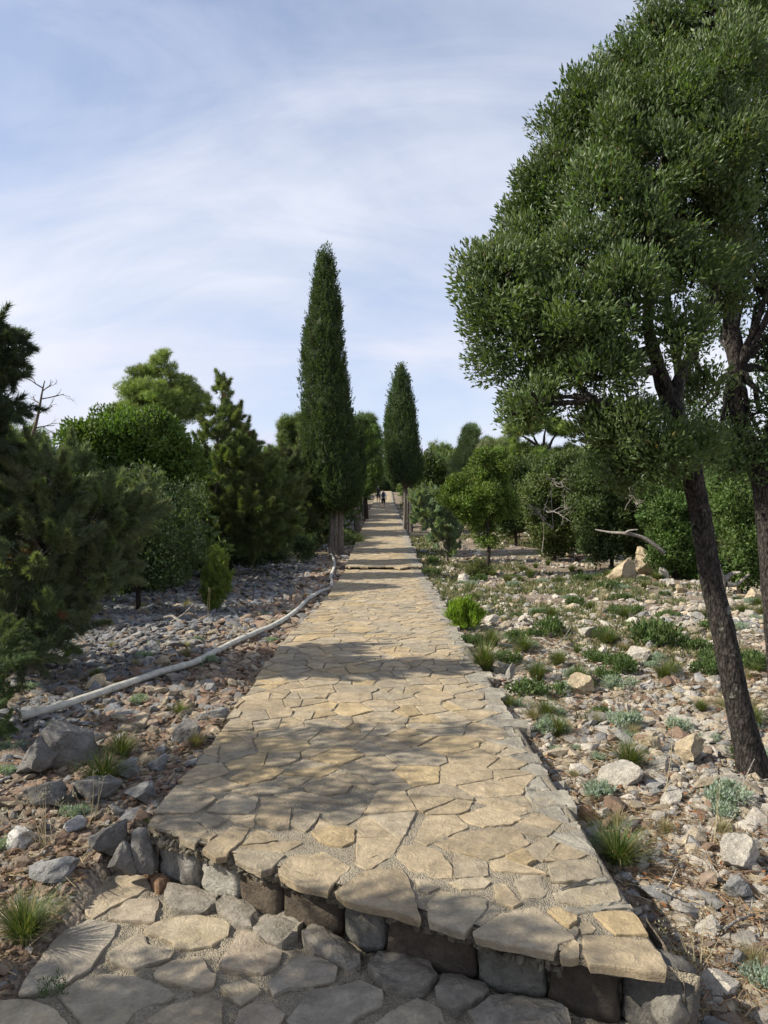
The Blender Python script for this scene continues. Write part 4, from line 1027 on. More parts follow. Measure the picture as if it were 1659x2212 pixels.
L = lobesD(5.6, [(-60, 1560, 90, 70, 0), (-90, 1430, 120, 90, .2), (5, 1490, 30, 40, 0), (-30, 1620, 40, 45, -.2)])
tree('juniper', 'dark juniper sprays hanging low at the left edge beside the hose end', 'shrub', (X(-140, 5.7), 5.7), L, .11, 15000, SP4, .045, (.08, .11, .05), M['conifer'], M['greybark'], .04, trunk_top=at(-110, 1500, 5.7), twigs=20, plume=(.25, .06, .1))
L = lobesD(7.2, [(-60, 900, 85, 60, 0), (5, 870, 42, 40, .1), (-30, 800, 62, 55, 0), (15, 760, 48, 32, .1), (-60, 720, 70, 50, 0), (0, 700, 30, 28, 0), (-110, 800, 90, 90, 0), (-120, 950, 90, 90, .2), (-20, 960, 50, 40, .3)])
tree('juniper', 'dark upright juniper cut by the left frame edge against the sky', 'tree', (X(-100, 7.3), 7.3), L, .12, 22000, SP4, .10, (.068, .09, .06), M['conifer'], M['greybark'], .08, trunk_top=at(-80, 950, 7.3), twigs=40, plume=(.36, .07, .3))
# trees standing beside the photographer, outside the view: they shade the landing
for k, (cx_, cy_, cz_, r_, nn, lab) in enumerate([(-4.35, 1.45, 2.3, 1.15, 19000, 'holm oak beside the landing, left behind the camera'), (-4.6, 4.15, 2.8, .85, 3800, 'holm oak left of the path just outside the view'), (-4.3, -.5, 2.5, 1.3, 12000, 'holm oak behind the landing on the left')]):
    L = [(cx_, cy_, cz_, r_, r_, r_*.8), (cx_+.3, cy_+.5, cz_+.5, r_*.6, r_*.6, r_*.5), (cx_-.4, cy_-.5, cz_+.3, r_*.7, r_*.7, r_*.6), (cx_-.8, cy_+.2, cz_, r_*.7, r_*.7, r_*.5)]
    tree('holm_oak', lab, 'tree', (cx_-.3, cy_), L, .24, nn, LEAFW, .085, OAKC, M['oakleaf'], M['oakbark'], .09, trunk_top=(cx_-.2, cy_, cz_-.5), twigs=20)
L = lobesD(15.5, [(215, 985, 70, 55, 0), (190, 950, 55, 45, -.3), (255, 935, 62, 50, 0), (320, 950, 68, 55, .2), (365, 985, 60, 60, .6), (300, 1000, 65, 60, .3), (175, 1010, 42, 45, 0), (340, 920, 45, 34, .5), (400, 1020, 50, 60, 1)])
tree('holm_oak', 'bright green round-headed oak behind the junipers on the left', 'tree', (X(280, 15.5), 15.5), L, .26, 42000, LEAFW, .085, OL, M['leaf'], M['darkbark'], .07,
     stems=[[(X(x0, 15.5), 15.5, float(ground(X(x0, 15.5), 15.5))-.1), tuple(at(x1, 1060, 15.5)), tuple(at(x2, 1000, 15.5))] for x0, x1, x2 in ((262, 262, 240), (275, 282, 290), (290, 300, 330))], up=.25)
L = lobesD(12.5, [(250, 1130, 80, 70, 0), (330, 1150, 80, 80, .4), (290, 1220, 90, 55, .2), (390, 1180, 60, 70, .8), (350, 1240, 60, 35, .2), (220, 1240, 60, 45, .5), (330, 1060, 60, 55, 1.5), (400, 1090, 60, 60, 1.5), (170, 1120, 90, 80, 2.5), (150, 1200, 80, 60, 1.5), (240, 1060, 70, 60, 2.5), (300, 1170, 80, 80, 3.5), (380, 1180, 60, 70, 4)])
tree('mastic_bush', 'dark shaded mastic thicket between the left junipers', 'bush', (X(300, 12.9), 12.9), L, .24, 30000, LEAFW, .07, DK, M['leaf'], M['darkbark'], .05, trunk_top=at(300, 1180, 12.8))
L = lobesD(22, [(345, 795, 32, 26, 0), (310, 815, 30, 26, 0), (380, 825, 36, 26, .3), (290, 850, 38, 26, 0), (340, 850, 45, 30, -.3), (400, 855, 42, 26, .3), (300, 880, 48, 26, 0), (370, 885, 55, 30, 0), (420, 870, 30, 20, .5), (340, 910, 60, 26, 0), (425, 900, 26, 20, .4), (270, 905, 40, 26, .2), (350, 775, 20, 14, 0)])
tree('pine', 'light green pine rising highest behind the left oak', 'tree', (X(360, 22), 22), L, .21, 26000, NEED, .12, PI, M['conifer'], M['greybark'], .11, trunk_top=at(355, 880, 22), twigs=50, up=.3, cover=.85, outw=.6, upw=.7, rnd=.5, stretch=(1.25, 1.25, .7))
L = lobesD(19, [(480, 850, 18, 28, 0), (478, 890, 30, 28, 0), (500, 905, 30, 24, 0), (465, 925, 40, 28, 0), (520, 945, 36, 28, .2), (470, 965, 55, 35, 0), (520, 985, 50, 35, 0), (430, 1000, 48, 32, .2), (480, 1020, 70, 45, -.2), (560, 1030, 62, 45, .3), (410, 1060, 50, 36, 0), (460, 1090, 75, 50, -.3), (550, 1100, 75, 55, 0), (610, 1060, 48, 50, .6), (395, 1120, 46, 32, -.2), (480, 1150, 70, 40, 0), (560, 1160, 60, 40, .2), (620, 1120, 40, 50, .8), (478, 828, 8, 14, 0)])
tree('juniper', 'broad conical juniper with pointed top left of the tall cypress', 'tree', (X(472, 19), 19), L, .19, 60000, SP4, .14, (.125, .152, .066), M['conifer'], M['greybark'], .10, trunk_top=at(478, 1010, 19), twigs=120, outw=.7, upw=.9, rnd=.4, cover=1.0, plume=(.36, .12, .7), cols2=RB_, extra=brown_sprigs(L, 4, .06))
L = lobesD(26, [(590, 1010, 38, 34, 0), (630, 1000, 34, 36, 0), (650, 1060, 34, 50, 0), (600, 1080, 45, 45, 0), (640, 1130, 40, 36, 0), (690, 1110, 30, 30, .5), (560, 1150, 40, 34, 0), (600, 1180, 36, 26, 0), (690, 1150, 24, 28, 1)])
tree('juniper', 'dark olive juniper mass between the conical juniper and the tall cypress', 'shrub', (X(620, 26), 26), L, .30, 24000, SP4, .15, (.085, .10, .048), M['conifer'], M['darkbark'], .08, trunk_top=at(620, 1090, 26), cover=1.0, plume=(.6, .15, .8))
L = lobesD(34, [(625, 915, 20, 22, 0), (615, 935, 24, 18, 0), (635, 960, 32, 28, 0), (660, 930, 30, 30, 0), (620, 990, 30, 30, 0)])
tree('pine', 'dull green pine showing left of the tall cypress top branches', 'tree', (X(640, 34), 34), L, .34, 9000, NEED, .22, (.13, .17, .07), M['conifer'], M['darkbark'], .1, trunk_top=at(640, 960, 34), upw=.7, outw=.7)
L = lobesD(46, [(785, 915, 24, 20, 0), (800, 935, 22, 18, 0), (775, 950, 26, 28, 0), (805, 970, 18, 26, 0), (790, 1000, 28, 36, 0), (812, 1020, 14, 30, 0), (780, 1045, 26, 24, 0)])
tree('pine', 'pine behind the gap between the two cypresses', 'tree', (X(792, 46), 46), L, .45, 12000, NEED, .30, (.11, .16, .055), M['conifer'], M['darkbark'], .15, trunk_top=at(790, 980, 46), upw=.7)
L = lobesD(13, [(466, 1240, 10, 34, 0), (478, 1265, 13, 34, 0), (450, 1270, 12, 30, 0), (462, 1300, 16, 22, 0), (456, 1212, 5, 18, 0), (480, 1222, 5, 24, 0), (470, 1196, 3, 14, 0), (446, 1245, 5, 18, 0), (488, 1245, 5, 18, 0)])
tree('young_juniper', 'small bright green young juniper standing alone in the left rubble', 'shrub', (X(465, 13.1), 13.1), L, .05, 7000, SP4, .085, (.17, .215, .06), M['conifer'], M['greybark'], .02, trunk_top=at(466, 1260, 13), cover=1.2, plume=(.16, .03, 1.4))
L = lobesD(20.5, [(420, 1195, 40, 30, 0), (480, 1200, 44, 28, .3), (540, 1195, 40, 28, .6), (600, 1190, 36, 26, 1.2), (385, 1180, 34, 40, .3), (650, 1180, 30, 26, 3)])
tree('mastic_bush', 'low dark undergrowth closing the gap under the conical juniper', 'bush', (X(500, 20.8), 20.8), L, .22, 18000, LEAFW, .085, DK, M['leaf'], M['darkbark'], .04, trunk_top=at(500, 1200, 20.7))
# dead sapling
b = Bag(); d = 9.5
P3 = lambda x, y, dd=0: at(x, y, d+dd)
sx, sy = X(45, d), d; bz = float(ground(sx, sy)); o0 = np.array([sx, sy, bz]); root = empty('dead_sapling', tuple(o0), 'bare dead sapling with forked twigs against the sky at left', 'tree')
stem = [P3(40, 1180), P3(46, 1060), P3(55, 975), P3(70, 940), P3(82, 895), P3(90, 850), P3(96, 822)]
tube(b, stem, np.array([8, 7, 5, 4, 3, 2, 1])*d/F, 7, sub=3)
def twig(a, v, l, r, k):
    c = a+v*l; m = (a+c)/2+rng.normal(0, .06*l, 3); tube(b, [a, m, c], [r, r*.8, r*.45], 4)
    if k > 0:
        for q in range(2 if k > 1 else 3):
            v2 = nrm(v+rng.normal(0, .55, 3)*np.array([1, .5, 1])+np.array([0, 0, .15])); twig(a+(c-a)*rng.uniform(.4, 1), v2, l*rng.uniform(.4, .7), r*.55, k-1)
for (x, y, vx, vz) in [(55, 975, -1, .9), (60, 960, 1, .35), (66, 945, 1, .3), (66, 948, -1, .45), (74, 925, 1, .15), (78, 910, -1, .3), (82, 895, 1, .4), (86, 872, -1, .5), (88, 862, 1, .35), (91, 845, 1, .6), (92, 838, -1, .7), (50, 1010, -1, .8)]:
    twig(P3(x, y), nrm(np.array([vx, rng.uniform(-.5, .5), vz])), rng.uniform(.14, .30), .009, 3)
link('stem', b.mesh('stem', M['twig'], True, origin=o0), root)
# ---------------------------------------------------------------- right of the path
L = lobesD(24, [(905, 1085, 20, 28, 0), (930, 1075, 26, 28, 0), (955, 1085, 26, 34, .2), (915, 1115, 30, 30, 0), (950, 1125, 36, 36, 0), (975, 1150, 30, 32, .2), (955, 1165, 30, 26, 0), (975, 1185, 24, 20, .1), (985, 1105, 26, 30, .5), (935, 1058, 12, 12, 0)])
tree('juniper_bush', 'grey green juniper bush close to the right path edge', 'bush', (X(965, 24.2), 24.2), L, .20, 26000, SP3, .105, (.235, .29, .19), M['conifer'], M['greybark'], .06, trunk_top=at(962, 1160, 24), plume=(.26, .10, .9))
L = lobesD(20.8, [(1050, 1000, 36, 26, 0), (1080, 1010, 28, 24, 0), (1030, 1030, 34, 24, 0), (985, 1055, 28, 22, 0), (965, 1080, 20, 22, 0), (1000, 1085, 34, 30, -.2), (1045, 1075, 44, 34, -.3), (1085, 1090, 30, 34, 0), (1020, 1110, 36, 28, 0), (1050, 1135, 32, 28, 0), (1050, 1165, 18, 20, 0), (1068, 985, 22, 16, 0), (1085, 1050, 30, 26, .3)])
tree('mastic_tree', 'small round mastic tree on a thin dark trunk standing alone on the right', 'tree', gpt(1048, 1245), L, .20, 30000, LEAFW, .075, (.105, .152, .030), M['leaf'], M['darkbark'], .07, trunk_top=at(1052, 1120, 20.8), up=.15)
L = lobesD(21.0, [(1035, 1225, 24, 18, 0), (1015, 1235, 16, 12, 0), (1050, 1236, 14, 14, -.2)])
tree('herb_bush', 'low olive herb bush round the foot of the small mastic tree', 'bush', gpt(1030, 1250), L, .12, 5000, LEAFN, .09, (.11, .125, .05), M['leaf'], M['twig'], .015, trunk_top=at(1035, 1232, 21))
defs = [
 ('oak_bush', 'dark rounded bush far right of the path below the short cypress', 42, [(935, 1000, 22, 16, 0), (920, 1020, 20, 22, 0), (950, 1025, 24, 24, 0), (930, 1050, 30, 24, 0), (960, 1060, 26, 26, 0)], (.075, .10, .036), 12000, LEAFW, .16),
 ('pine', 'pale feathery young pine poking above the far right thicket', 38, [(1018, 935, 12, 16, 0), (1012, 960, 20, 16, 0), (1000, 978, 22, 16, 0), (1030, 985, 28, 20, 0), (1010, 1010, 34, 24, 0), (1050, 970, 20, 14, 0)], (.22, .27, .13), 8000, NEED, .26),
 ('pine', 'grey green flat-topped pine behind the small mastic tree', 36, [(1060, 965, 26, 14, 0), (1085, 970, 22, 12, 0), (1075, 990, 34, 18, 0)], (.13, .16, .08), 7000, NEED, .24),
 ('oak_bush', 'dense green oak scrub behind the small mastic tree', 30, [(1100, 1010, 34, 24, 0), (1140, 1020, 34, 26, 0), (1120, 1050, 40, 36, 0), (1090, 1090, 34, 40, 0), (1130, 1110, 40, 40, 0), (1110, 1140, 30, 24, 0)], (.068, .096, .034), 18000, LEAFW, .12),
 ('oak_bush', 'tall olive scrub with grey dead twigs under the oak overhang', 25, [(1175, 1030, 40, 34, 0), (1220, 1010, 40, 34, 0), (1160, 1080, 40, 44, 0), (1210, 1080, 48, 50, 0), (1180, 1140, 40, 36, 0), (1230, 1150, 40, 40, 0), (1200, 1180, 34, 22, 0)], (.095, .125, .045), 28000, LEAFW, .11),
 ('oak_bush', 'shadowy thicket below the lowest oak branches', 22, [(1275, 1030, 50, 40, 0), (1330, 1050, 50, 50, 0), (1275, 1110, 50, 50, 0), (1340, 1120, 50, 50, 0), (1290, 1180, 44, 30, 0), (1350, 1170, 40, 34, 0), (1390, 1060, 50, 50, 0)], (.075, .105, .038), 30000, LEAFW, .10),
 ('mastic_bush', 'green glossy mastic bush just left of the leaning trunk', 20, [(1430, 1110, 48, 44, 0), (1450, 1170, 52, 48, 0), (1490, 1130, 48, 50, 0), (1480, 1210, 50, 44, 0), (1500, 1250, 44, 30, 0), (1425, 1200, 34, 30, -.2), (1420, 1060, 50, 40, .8), (1480, 1060, 50, 40, .8)], (.072, .122, .032), 30000, LEAFW, .085),
 ('mastic_bush', 'light green bush between the two oak trunks', 15.5, [(1580, 1100, 44, 60, 0), (1600, 1170, 44, 50, 0), (1570, 1220, 40, 40, 0), (1610, 1240, 40, 30, 0), (1660, 1120, 60, 70, 0), (1680, 1210, 60, 60, 0), (1560, 1040, 50, 40, .5), (1520, 1000, 44, 40, 1.5)], (.085, .132, .038), 26000, LEAFW, .085),
 ('oak_bush', 'far olive canopy seen through the oak crown gap', 30, [(1300, 985, 60, 30, 0), (1380, 990, 60, 34, 0), (1460, 1000, 60, 40, 0), (1540, 985, 60, 40, 0), (1620, 990, 60, 50, 0)], (.09, .122, .042), 14000, LEAFW, .13),
]
for nm_, lab, d, S, col, tot, tm, sz in defs:
    L = lobesD(d, S); cx_ = np.mean([s[0] for s in S]); pine_ = tm is NEED
    tree(nm_, lab, 'tree' if pine_ else 'bush', (X(cx_, d), d), L, .011*d+.04, tot, tm, sz, col, M['conifer'] if pine_ else M['leaf'], M['darkbark'], .07, trunk_top=(X(cx_, d), d, np.mean([l[2] for l in L])-.2), up=.1, upw=.7 if pine_ else .5)
# umbrella pine with open limbs
d = 31; L = lobesD(d, [(1110, 935, 22, 16, 0), (1140, 925, 34, 10, 0), (1180, 918, 34, 10, 0), (1215, 930, 28, 12, 0), (1130, 975, 34, 9, .4), (1170, 985, 40, 9, .3), (1215, 985, 30, 12, .3)])
tree('umbrella_pine', 'umbrella pine with bare spreading limbs under the oak overhang', 'tree', (X(1172, d), d), L, .3, 9000, NEED, .22, (.18, .24, .07), M['conifer'], M['darkbark'], .16, trunk_top=at(1172, 975, d), twigs=60, upw=.9, up=.4)
# fallen bleached branch and driftwood-like dead twigs
b = Bag(); d = 18; P3 = lambda x, y, dd=0: at(x, y, d+dd)
tube(b, [P3(1286, 1144, .6), P3(1320, 1150, .3), P3(1350, 1152, 0), (P3(1385, 1160)), P3(1412, 1176), P3(1435, 1195)], np.array([1.5, 2.5, 3.5, 4.2, 4.6, 4.5])*d/F, 8, jit=.1, sub=4)
tube(b, [P3(1350, 1152), P3(1360, 1146, -.1), P3(1378, 1144, -.2)], np.array([3, 2.5, 1.5])*d/F, 6, sub=3)
o0 = P3(1435, 1200); root = empty('dead_branch', tuple(o0), 'bleached dead branch arching out of the thicket toward the boulders', 'branch')
link('limb', b.mesh('limb', M['deadwood'], True, origin=o0), root)
b = Bag(); d = 15
for s in ([(1560, 1290), (1562, 1255), (1552, 1225), (1545, 1195)], [(1562, 1255), (1580, 1240), (1600, 1236)], [(1552, 1225), (1535, 1205), (1520, 1190)], [(1568, 1262), (1590, 1262), (1618, 1240)]):
    tube(b, [at(x, y, d+rng.uniform(-.1, .1)) for x, y in s], np.linspace(7, 2.5, len(s))*d/F, 7, jit=.1, sub=4)
o0 = at(1560, 1290, d); root = empty('dead_stump', tuple(o0), 'twisted dead stump with grey stubs between the two oak trunks', 'stump'); link('limb', b.mesh('limb', M['deadwood'], True, origin=o0), root)
# dead twig tangle in the scrub
b = Bag(); d = 21
def twig2(a, v, l, r, k):
    c = a+v*l; m = (a+c)/2+rng.normal(0, .08*l, 3); tube(b, [a, m, c], [r, r*.8, r*.5], 4)
    if k > 0:
        for q in range(3): twig2(a+(c-a)*rng.uniform(.4, 1), nrm(v+rng.normal(0, .6, 3)), l*rng.uniform(.45, .75), r*.6, k-1)
for grp, lb in ((((1175, 1100), (1190, 1060), (1195, 1140)), 'pale tangle of bare dead twigs in the olive scrub'), (((1370, 1060), (1390, 1110), (1350, 1100)), 'grey dead twigs sticking out below the lowest oak branches')):
    b = Bag(); o0 = at(grp[0][0], 1200, d); tube(b, [o0+np.array([.3, 1.6, 0]), at(grp[0][0], 1160, d+1.5)]+[at(x, y, d+.3) for x, y in grp], np.linspace(.018, .01, 5), 5)
    for x, y in grp: twig2(at(x, y, d), nrm(rng.normal(size=3)+np.array([0, -.4, .8])), .7, .022, 3)
    link('dead_twigs', b.mesh('dead_twigs', M['deadwood'], origin=o0), loc=tuple(o0), label=lb, cat='twigs')
# ---------------------------------------------------------------- further trees that close the view
k = 0
far_specs = []
for i in range(46):
    y = rng.uniform(48, 130); sgn = -1 if i % 2 else 1; x = sgn*(2.6+abs(rng.normal(0, 1))*.28*y+ (0.0 if y < 100 else 0)); far_specs.append((x, y, rng.uniform(2.6, 4.2)+.01*y))
for x, y in ((0.2, 100), (-1.5, 97), (2.2, 99), (-3.5, 96), (4.5, 101), (1.0, 112), (-2.5, 110), (3.0, 58), (3.2, 66), (2.9, 76), (-3.0, 62), (-2.9, 72), (-3.0, 84), (2.8, 88), (-2.9, 56), (3.4, 50)): far_specs.append((x, y, rng.uniform(2.6, 3.6)))
tmp = []
for v in range(5):
    o0 = np.array([0, 0, 0.]); lob = [(rng.normal(0, .9), rng.normal(0, .9), 1.6+rng.normal(0, .8), rng.uniform(.8, 1.3), rng.uniform(.8, 1.3), rng.uniform(.7, 1.1)) for i in range(8)]+[(0, 0, .7, 1.5, 1.5, .7), (rng.normal(0, .4), 0, 2.9, .8, .8, .6)]
    P, Rr, O = clumps_on(lob, .42, 1.0, .15, up=.15); cb = Bag(); col = [(.09, .12, .045), (.12, .16, .05), (.08, .105, .048), (.14, .18, .07), (.10, .14, .048)][v]
    foliage(cb, P, Rr, O, 5200, LEAFW if v % 2 == 0 else NEED, .30 if v % 2 == 0 else .40, col, .7, .5, .5)
    wb = Bag(); tube(wb, [(0, 0, -.4), (.1, 0, .8), (0, 0, 2)], [.16, .13, .07], 7, sub=2)
    for l in lob: limb(wb, (0, 0, 1), l[:3], .07, .03, sides=4)
    tmp.append((cb.mesh('crown', M['leaf'] if v % 2 == 0 else M['conifer']), wb.mesh('trunk', M['darkbark'])))
def far_tree(x, y, h, lab, group, v=None):
    v = rng.integers(5) if v is None else v
    root = empty('tree', (x, y, float(ground(x, y))), ['round olive', 'pale needled', 'dull grey green', 'bushy yellow green', 'deep green'][v]+' '+lab, 'tree', group); s = h/3.4; root.scale = (s*rng.uniform(.85, 1.15), s*rng.uniform(.85, 1.15), s); root.rotation_euler = (0, 0, rng.uniform(0, 6.28))
    link('crown', tmp[v][0], root); link('trunk', tmp[v][1], root)
for x, y, h in far_specs: far_tree(x if y > 94 else math.copysign(max(abs(x), 4.1), x), y, h, 'distant scrub oak or pine closing the view at the top of the path', 'distant trees behind the hilltop')
for x, y, h in [(-14, 22, 3.2), (-16, 26, 3.4), (-11, 26, 3.3), (-9, 29, 3.6), (-12, 32, 3.6), (-7, 33, 3.4), (-5.2, 38, 3.4), (-4.6, 44, 3.6), (-17, 33, 4), (-8, 18.5, 2.5), (-10.5, 18, 2.6), (-7.6, 16.5, 3.0), (-8.6, 14, 3.0), (-6.9, 20.5, 3.2), (-9.5, 12, 3.0), (-6.6, 23.5, 3.0), (-7.2, 11.5, 2.8), (-5.9, 17.2, 2.3), (-4.3, 29, 3.2), (-4.6, 33, 3.8), (-4.2, 40, 4.2), (-4.4, 47, 4.8), (-4.6, 54, 5), (-4.8, 62, 5), (-4.8, 70, 5), (-3.6, 31, 2.0), (-3.4, 35.5, 2.4), (-3.4, 48, 2.8)]:
    far_tree(x, y, h, 'scrub tree filling in behind the left junipers', 'background trees left of the path')
for x, y, h in [(14, 24, 3.6), (17, 28, 4), (12, 31, 3.6), (16, 34, 4), (9, 36, 3.4), (6.5, 40, 3.2), (20, 27, 4), (5.0, 46, 3.2), (12.5, 22.5, 3.2), (15, 21, 3.4), (3.6, 44, 2.2), (10.5, 27, 3.4), (8.6, 30, 3.2)]:
    far_tree(x, y, h, 'scrub tree filling in behind the right thicket', 'background trees right of the path')
# far wood
cb = Bag(); n = 1500; ys = rng.uniform(130, 420, n); xs = rng.uniform(-1, 1, n)*(.8*ys+30)
P = np.column_stack([xs, ys, ground(xs, ys)+rng.uniform(.5, 3.0, n)]); foliage(cb, P, rng.uniform(1.2, 2.6, n), np.tile([0, 0, 1.], (n, 1)), 50000, LEAFW, 1.2, (.06, .08, .032))
link('far_wood', cb.mesh('far_wood', M['leaf']), kind='stuff')
# ---------------------------------------------------------------- low plants
def tuft_mesh(n, L_, spread, col, w=.004, seed=0, droop=.6):
    b = Bag(); a = rng.uniform(0, 2*math.pi, n); r = spread*rng.random(n)**.6; l = L_*rng.uniform(.55, 1.1, n)
    base = np.column_stack([np.cos(a)*r*.35, np.sin(a)*r*.35, np.zeros(n)]); out = np.column_stack([np.cos(a), np.sin(a), np.zeros(n)])*(r/spread)[:, None]*droop+rng.normal(0, .12, (n, 3))
    seg = [0, .4, .75, 1]; V = np.zeros((n, 7, 3)); side = np.column_stack([-np.sin(a), np.cos(a), np.zeros(n)])*w
    for i, t in enumerate(seg):
        p = base+l[:, None]*(np.array([0, 0, 1])*(t-.38*droop*t*t*(r/spread)[:, None])+out*t*t)
        if i < 3: V[:, 2*i] = p-side*(1-t*.6); V[:, 2*i+1] = p+side*(1-t*.6)
        else: V[:, 6] = p
    F4 = np.array([[0, 1, 3, 2], [2, 3, 5, 4]]); off = (np.arange(n)*7)[:, None, None]
    col_ = np.array(col)*rng.uniform(.65, 1.3, (n, 1))
    dry = rng.random(n) < .15; col_[dry] = np.array([.25, .20, .11])
    b.add(V.reshape(-1, 3), (F4[None]+off).reshape(-1, 4), np.repeat(col_, 7, 0)); b.add(V[:, 4:7].reshape(-1, 3), (np.arange(n*3).reshape(n, 3)), np.repeat(col_, 3, 0))
    return b.mesh('grass_tuft', M['grass'])
def herb_mesh(name, r, h, n, size, col, tmpl=LEAFN, upw=.8, mat='leaf', rc=None):
    rc = rc or r*.3; lob = [(0, 0, h*.45, r, r, h*.5)]+[(rng.normal(0, r*.6), rng.normal(0, r*.6), h*.4, r*.5, r*.5, h*.45) for i in range(4)]
    P, Rr, O = clumps_on(lob, rc, 1.2, .3, up=.5); P[:, 2] = np.maximum(P[:, 2], .01); b = Bag(); foliage(b, P, Rr, O, n, tmpl, size, col, .6, upw, .5)
    return b.mesh(name, M[mat])
GRN = (.085, .115, .035); SIL = (.26, .31, .26); DGRN = (.075, .112, .04)
tuftA = [tuft_mesh(560, .24, .13, GRN, .0022, 0, .95) for i in range(3)]; tuftB = [tuft_mesh(220, .17, .12, (.24, .21, .12), .0018, 0, .9) for i in range(2)]
silv = [herb_mesh('silvery_herb', .13, .11, 900, .026, SIL, SP3, .9, 'leaf', .03) for i in range(3)]
green = [herb_mesh('green_herb', .16, .13, 900, .032, DGRN, LEAFW, .9, 'leaf', .04) for i in range(3)]
def plant(me, name, x, y, s, label, cat, group=None, sz=None):
    o = bpy.data.objects.new(name, me); C.objects.link(o); o.location = (x, y, float(ground(x, y))-.005); o.scale = (s, s, s*(sz or 1)); o.rotation_euler = (0, 0, rng.uniform(0, 6.28)); return props(o, label, cat, group)
def plantD(me, name, xD, yD, wD, label, cat, r0, group=None, sz=None):
    x, y = gpt(xD, yD); s = wD/F*y/2/r0; return plant(me, name, x, y, s, label, cat, group, sz)
for xD, yD, wD, lab in [(225, 1700, 120, 'dark grass tuft between the grey rocks on the left'), (262, 1640, 90, 'ragged grass tuft behind the dark one on the left'), (55, 2035, 150, 'grass tuft at the lower left beside the landing'), (1335, 1872, 140, 'big green grass tuft against the right path edge'), (1098, 1532, 46, 'yellow green grass tuft by the right path edge'), (1045, 1450, 100, 'loose grass beyond the stone stub'), (1160, 1470, 70, 'olive grass tuft behind the stone stub'), (150, 1425, 50, 'grass tuft in the shaded left rubble'), (1130, 1410, 60, 'grass tuft in the middle of the right slope'), (1060, 1400, 70, 'yellowish grass clump beyond the green shrubs'), (318, 1785, 26, 'tiny grass sprig at the left corner of the step'), (1205, 1440, 60, 'thin grass clump near white rocks')]:
    plantD(tuftA[rng.integers(3)], 'grass_tuft', xD, yD, wD, lab, 'grass', .16)
for xD, yD, wD, lab in [(1310, 1825, 80, 'silvery herb just behind the big grass tuft'), (1545, 1728, 52, 'round silvery cushion in the needle litter'), (1345, 1572, 110, 'wide silvery cushion on the right slope'), (1225, 1495, 70, 'silvery cushion right of the stone stub'), (1130, 1528, 60, 'silvery cushion near the yellow green tuft'), (1200, 1545, 56, 'silvery herb on the right slope below the stub'), (1330, 1490, 90, 'silvery herb patch behind the orange rock'), (1240, 1622, 46, 'small silvery herb beside the needle litter'), (1290, 1640, 50, 'silvery herb between two pale rocks'), (1640, 2130, 110, 'silvery bush in the lower right corner'), (585, 1390, 44, 'silvery herb between the hose and the path'), (450, 1435, 60, 'silvery herb tucked under the hose'), (500, 1500, 0, ''), (300, 1520, 60, 'grey herb below the hose'), (985, 1392, 40, 'grey herb in front of the bright green shrub'), (15, 1830, 70, 'pale herb at the left frame edge'), (270, 1785, 0, ''), (1415, 1600, 0, '')]:
    if wD: plantD(silv[rng.integers(3)], 'silvery_herb', xD, yD, wD, lab, 'herb', .19)
for xD, yD, wD, lab in [(1020, 1395, 70, 'mid green shrub below the bright green one at the path edge'), (1180, 1370, 100, 'green cushion left of the white square rock'), (1420, 1395, 150, 'wide feathery green cushion on the right slope'), (1345, 1452, 90, 'green cushion near the cream rock'), (1525, 1430, 70, 'green shrub behind the leaning trunk'), (1640, 1440, 90, 'green shrub at the right edge behind the trunk'), (1245, 1310, 60, 'dark green cushion beyond the rocks'), (1100, 1435, 80, 'green herb patch in the grass near the path'), (1300, 1545, 50, 'sparse green herb near the silvery cushions'), (1610, 1650, 110, 'leafy green weed at the foot of the leaning trunk'), (500, 1560, 30, 'tiny herb at the left path edge'), (480, 1640, 0, '')]:
    if wD: plantD(green[rng.integers(3)], 'green_herb', xD, yD, wD, lab, 'herb', .22, sz=1.1)
# the bright green shrub
x, y = gpt(1002, 1365); L = [(x, y, float(ground(x, y))+.22, .24, .22, .2), (x-.14, y, float(ground(x, y))+.25, .14, .14, .18), (x+.16, y+.05, float(ground(x, y))+.2, .16, .15, .17), (x, y, float(ground(x, y))+.38, .14, .14, .12)]
tree('bright_shrub', 'bright yellow green leafy shrub growing at the right path edge', 'shrub', (x, y), L, .07, 5500, LEAFN, .075, (.17, .26, .03), M['leaf'], M['twig'], .01, trunk_top=(x, y, L[0][2]), outw=.5, upw=1.1, rnd=.35)
# scattered smaller plants of each kind
def scat(n, mes, name, label, cat, group, ylo, yhi, smin, smax, side=1, margin=.15, mask=True):
    k = 0; t = 0
    while k < n and t < n*60:
        t += 1; y = ylo+(yhi-ylo)*rng.random(); x = side*rng.uniform(1.2, .56*y+.3)
        if not bool(off_all(np.array(x), np.array(y), margin)): continue
        if mask and fbm(x*.7+9, y*.7+4, 2) < -.05: continue
        plant(mes[rng.integers(len(mes))], name, x, y, rng.uniform(smin, smax)*(1+.03*y), label, cat, group); k += 1
scat(44, silv, 'silvery_herb', 'small silver grey herb cushion scattered over the right slope', 'herb', 'silvery herbs on the right slope', 4, 19, .35, .9)
scat(55, green, 'green_herb', 'small green herb cushion scattered over the right slope', 'herb', 'green herbs on the right slope', 6.5, 24, .35, 1.0)
scat(48, tuftA, 'grass_tuft', 'small green grass tuft on the right slope', 'grass', 'grass tufts on the right slope', 5, 24, .4, .9)
scat(45, tuftB, 'dry_grass_tuft', 'straw coloured dry grass tuft on the right slope', 'grass', 'dry grass tufts on the right slope', 3, 20, .4, .8)
scat(22, silv, 'silvery_herb', 'small silver grey herb in the left rubble', 'herb', 'silvery herbs on the left rubble', 4, 14, .3, .6, -1)
scat(10, tuftB, 'dry_grass_tuft', 'dry grass tuft in the left rubble', 'grass', 'dry grass tufts on the left', 3, 14, .5, .9, -1)
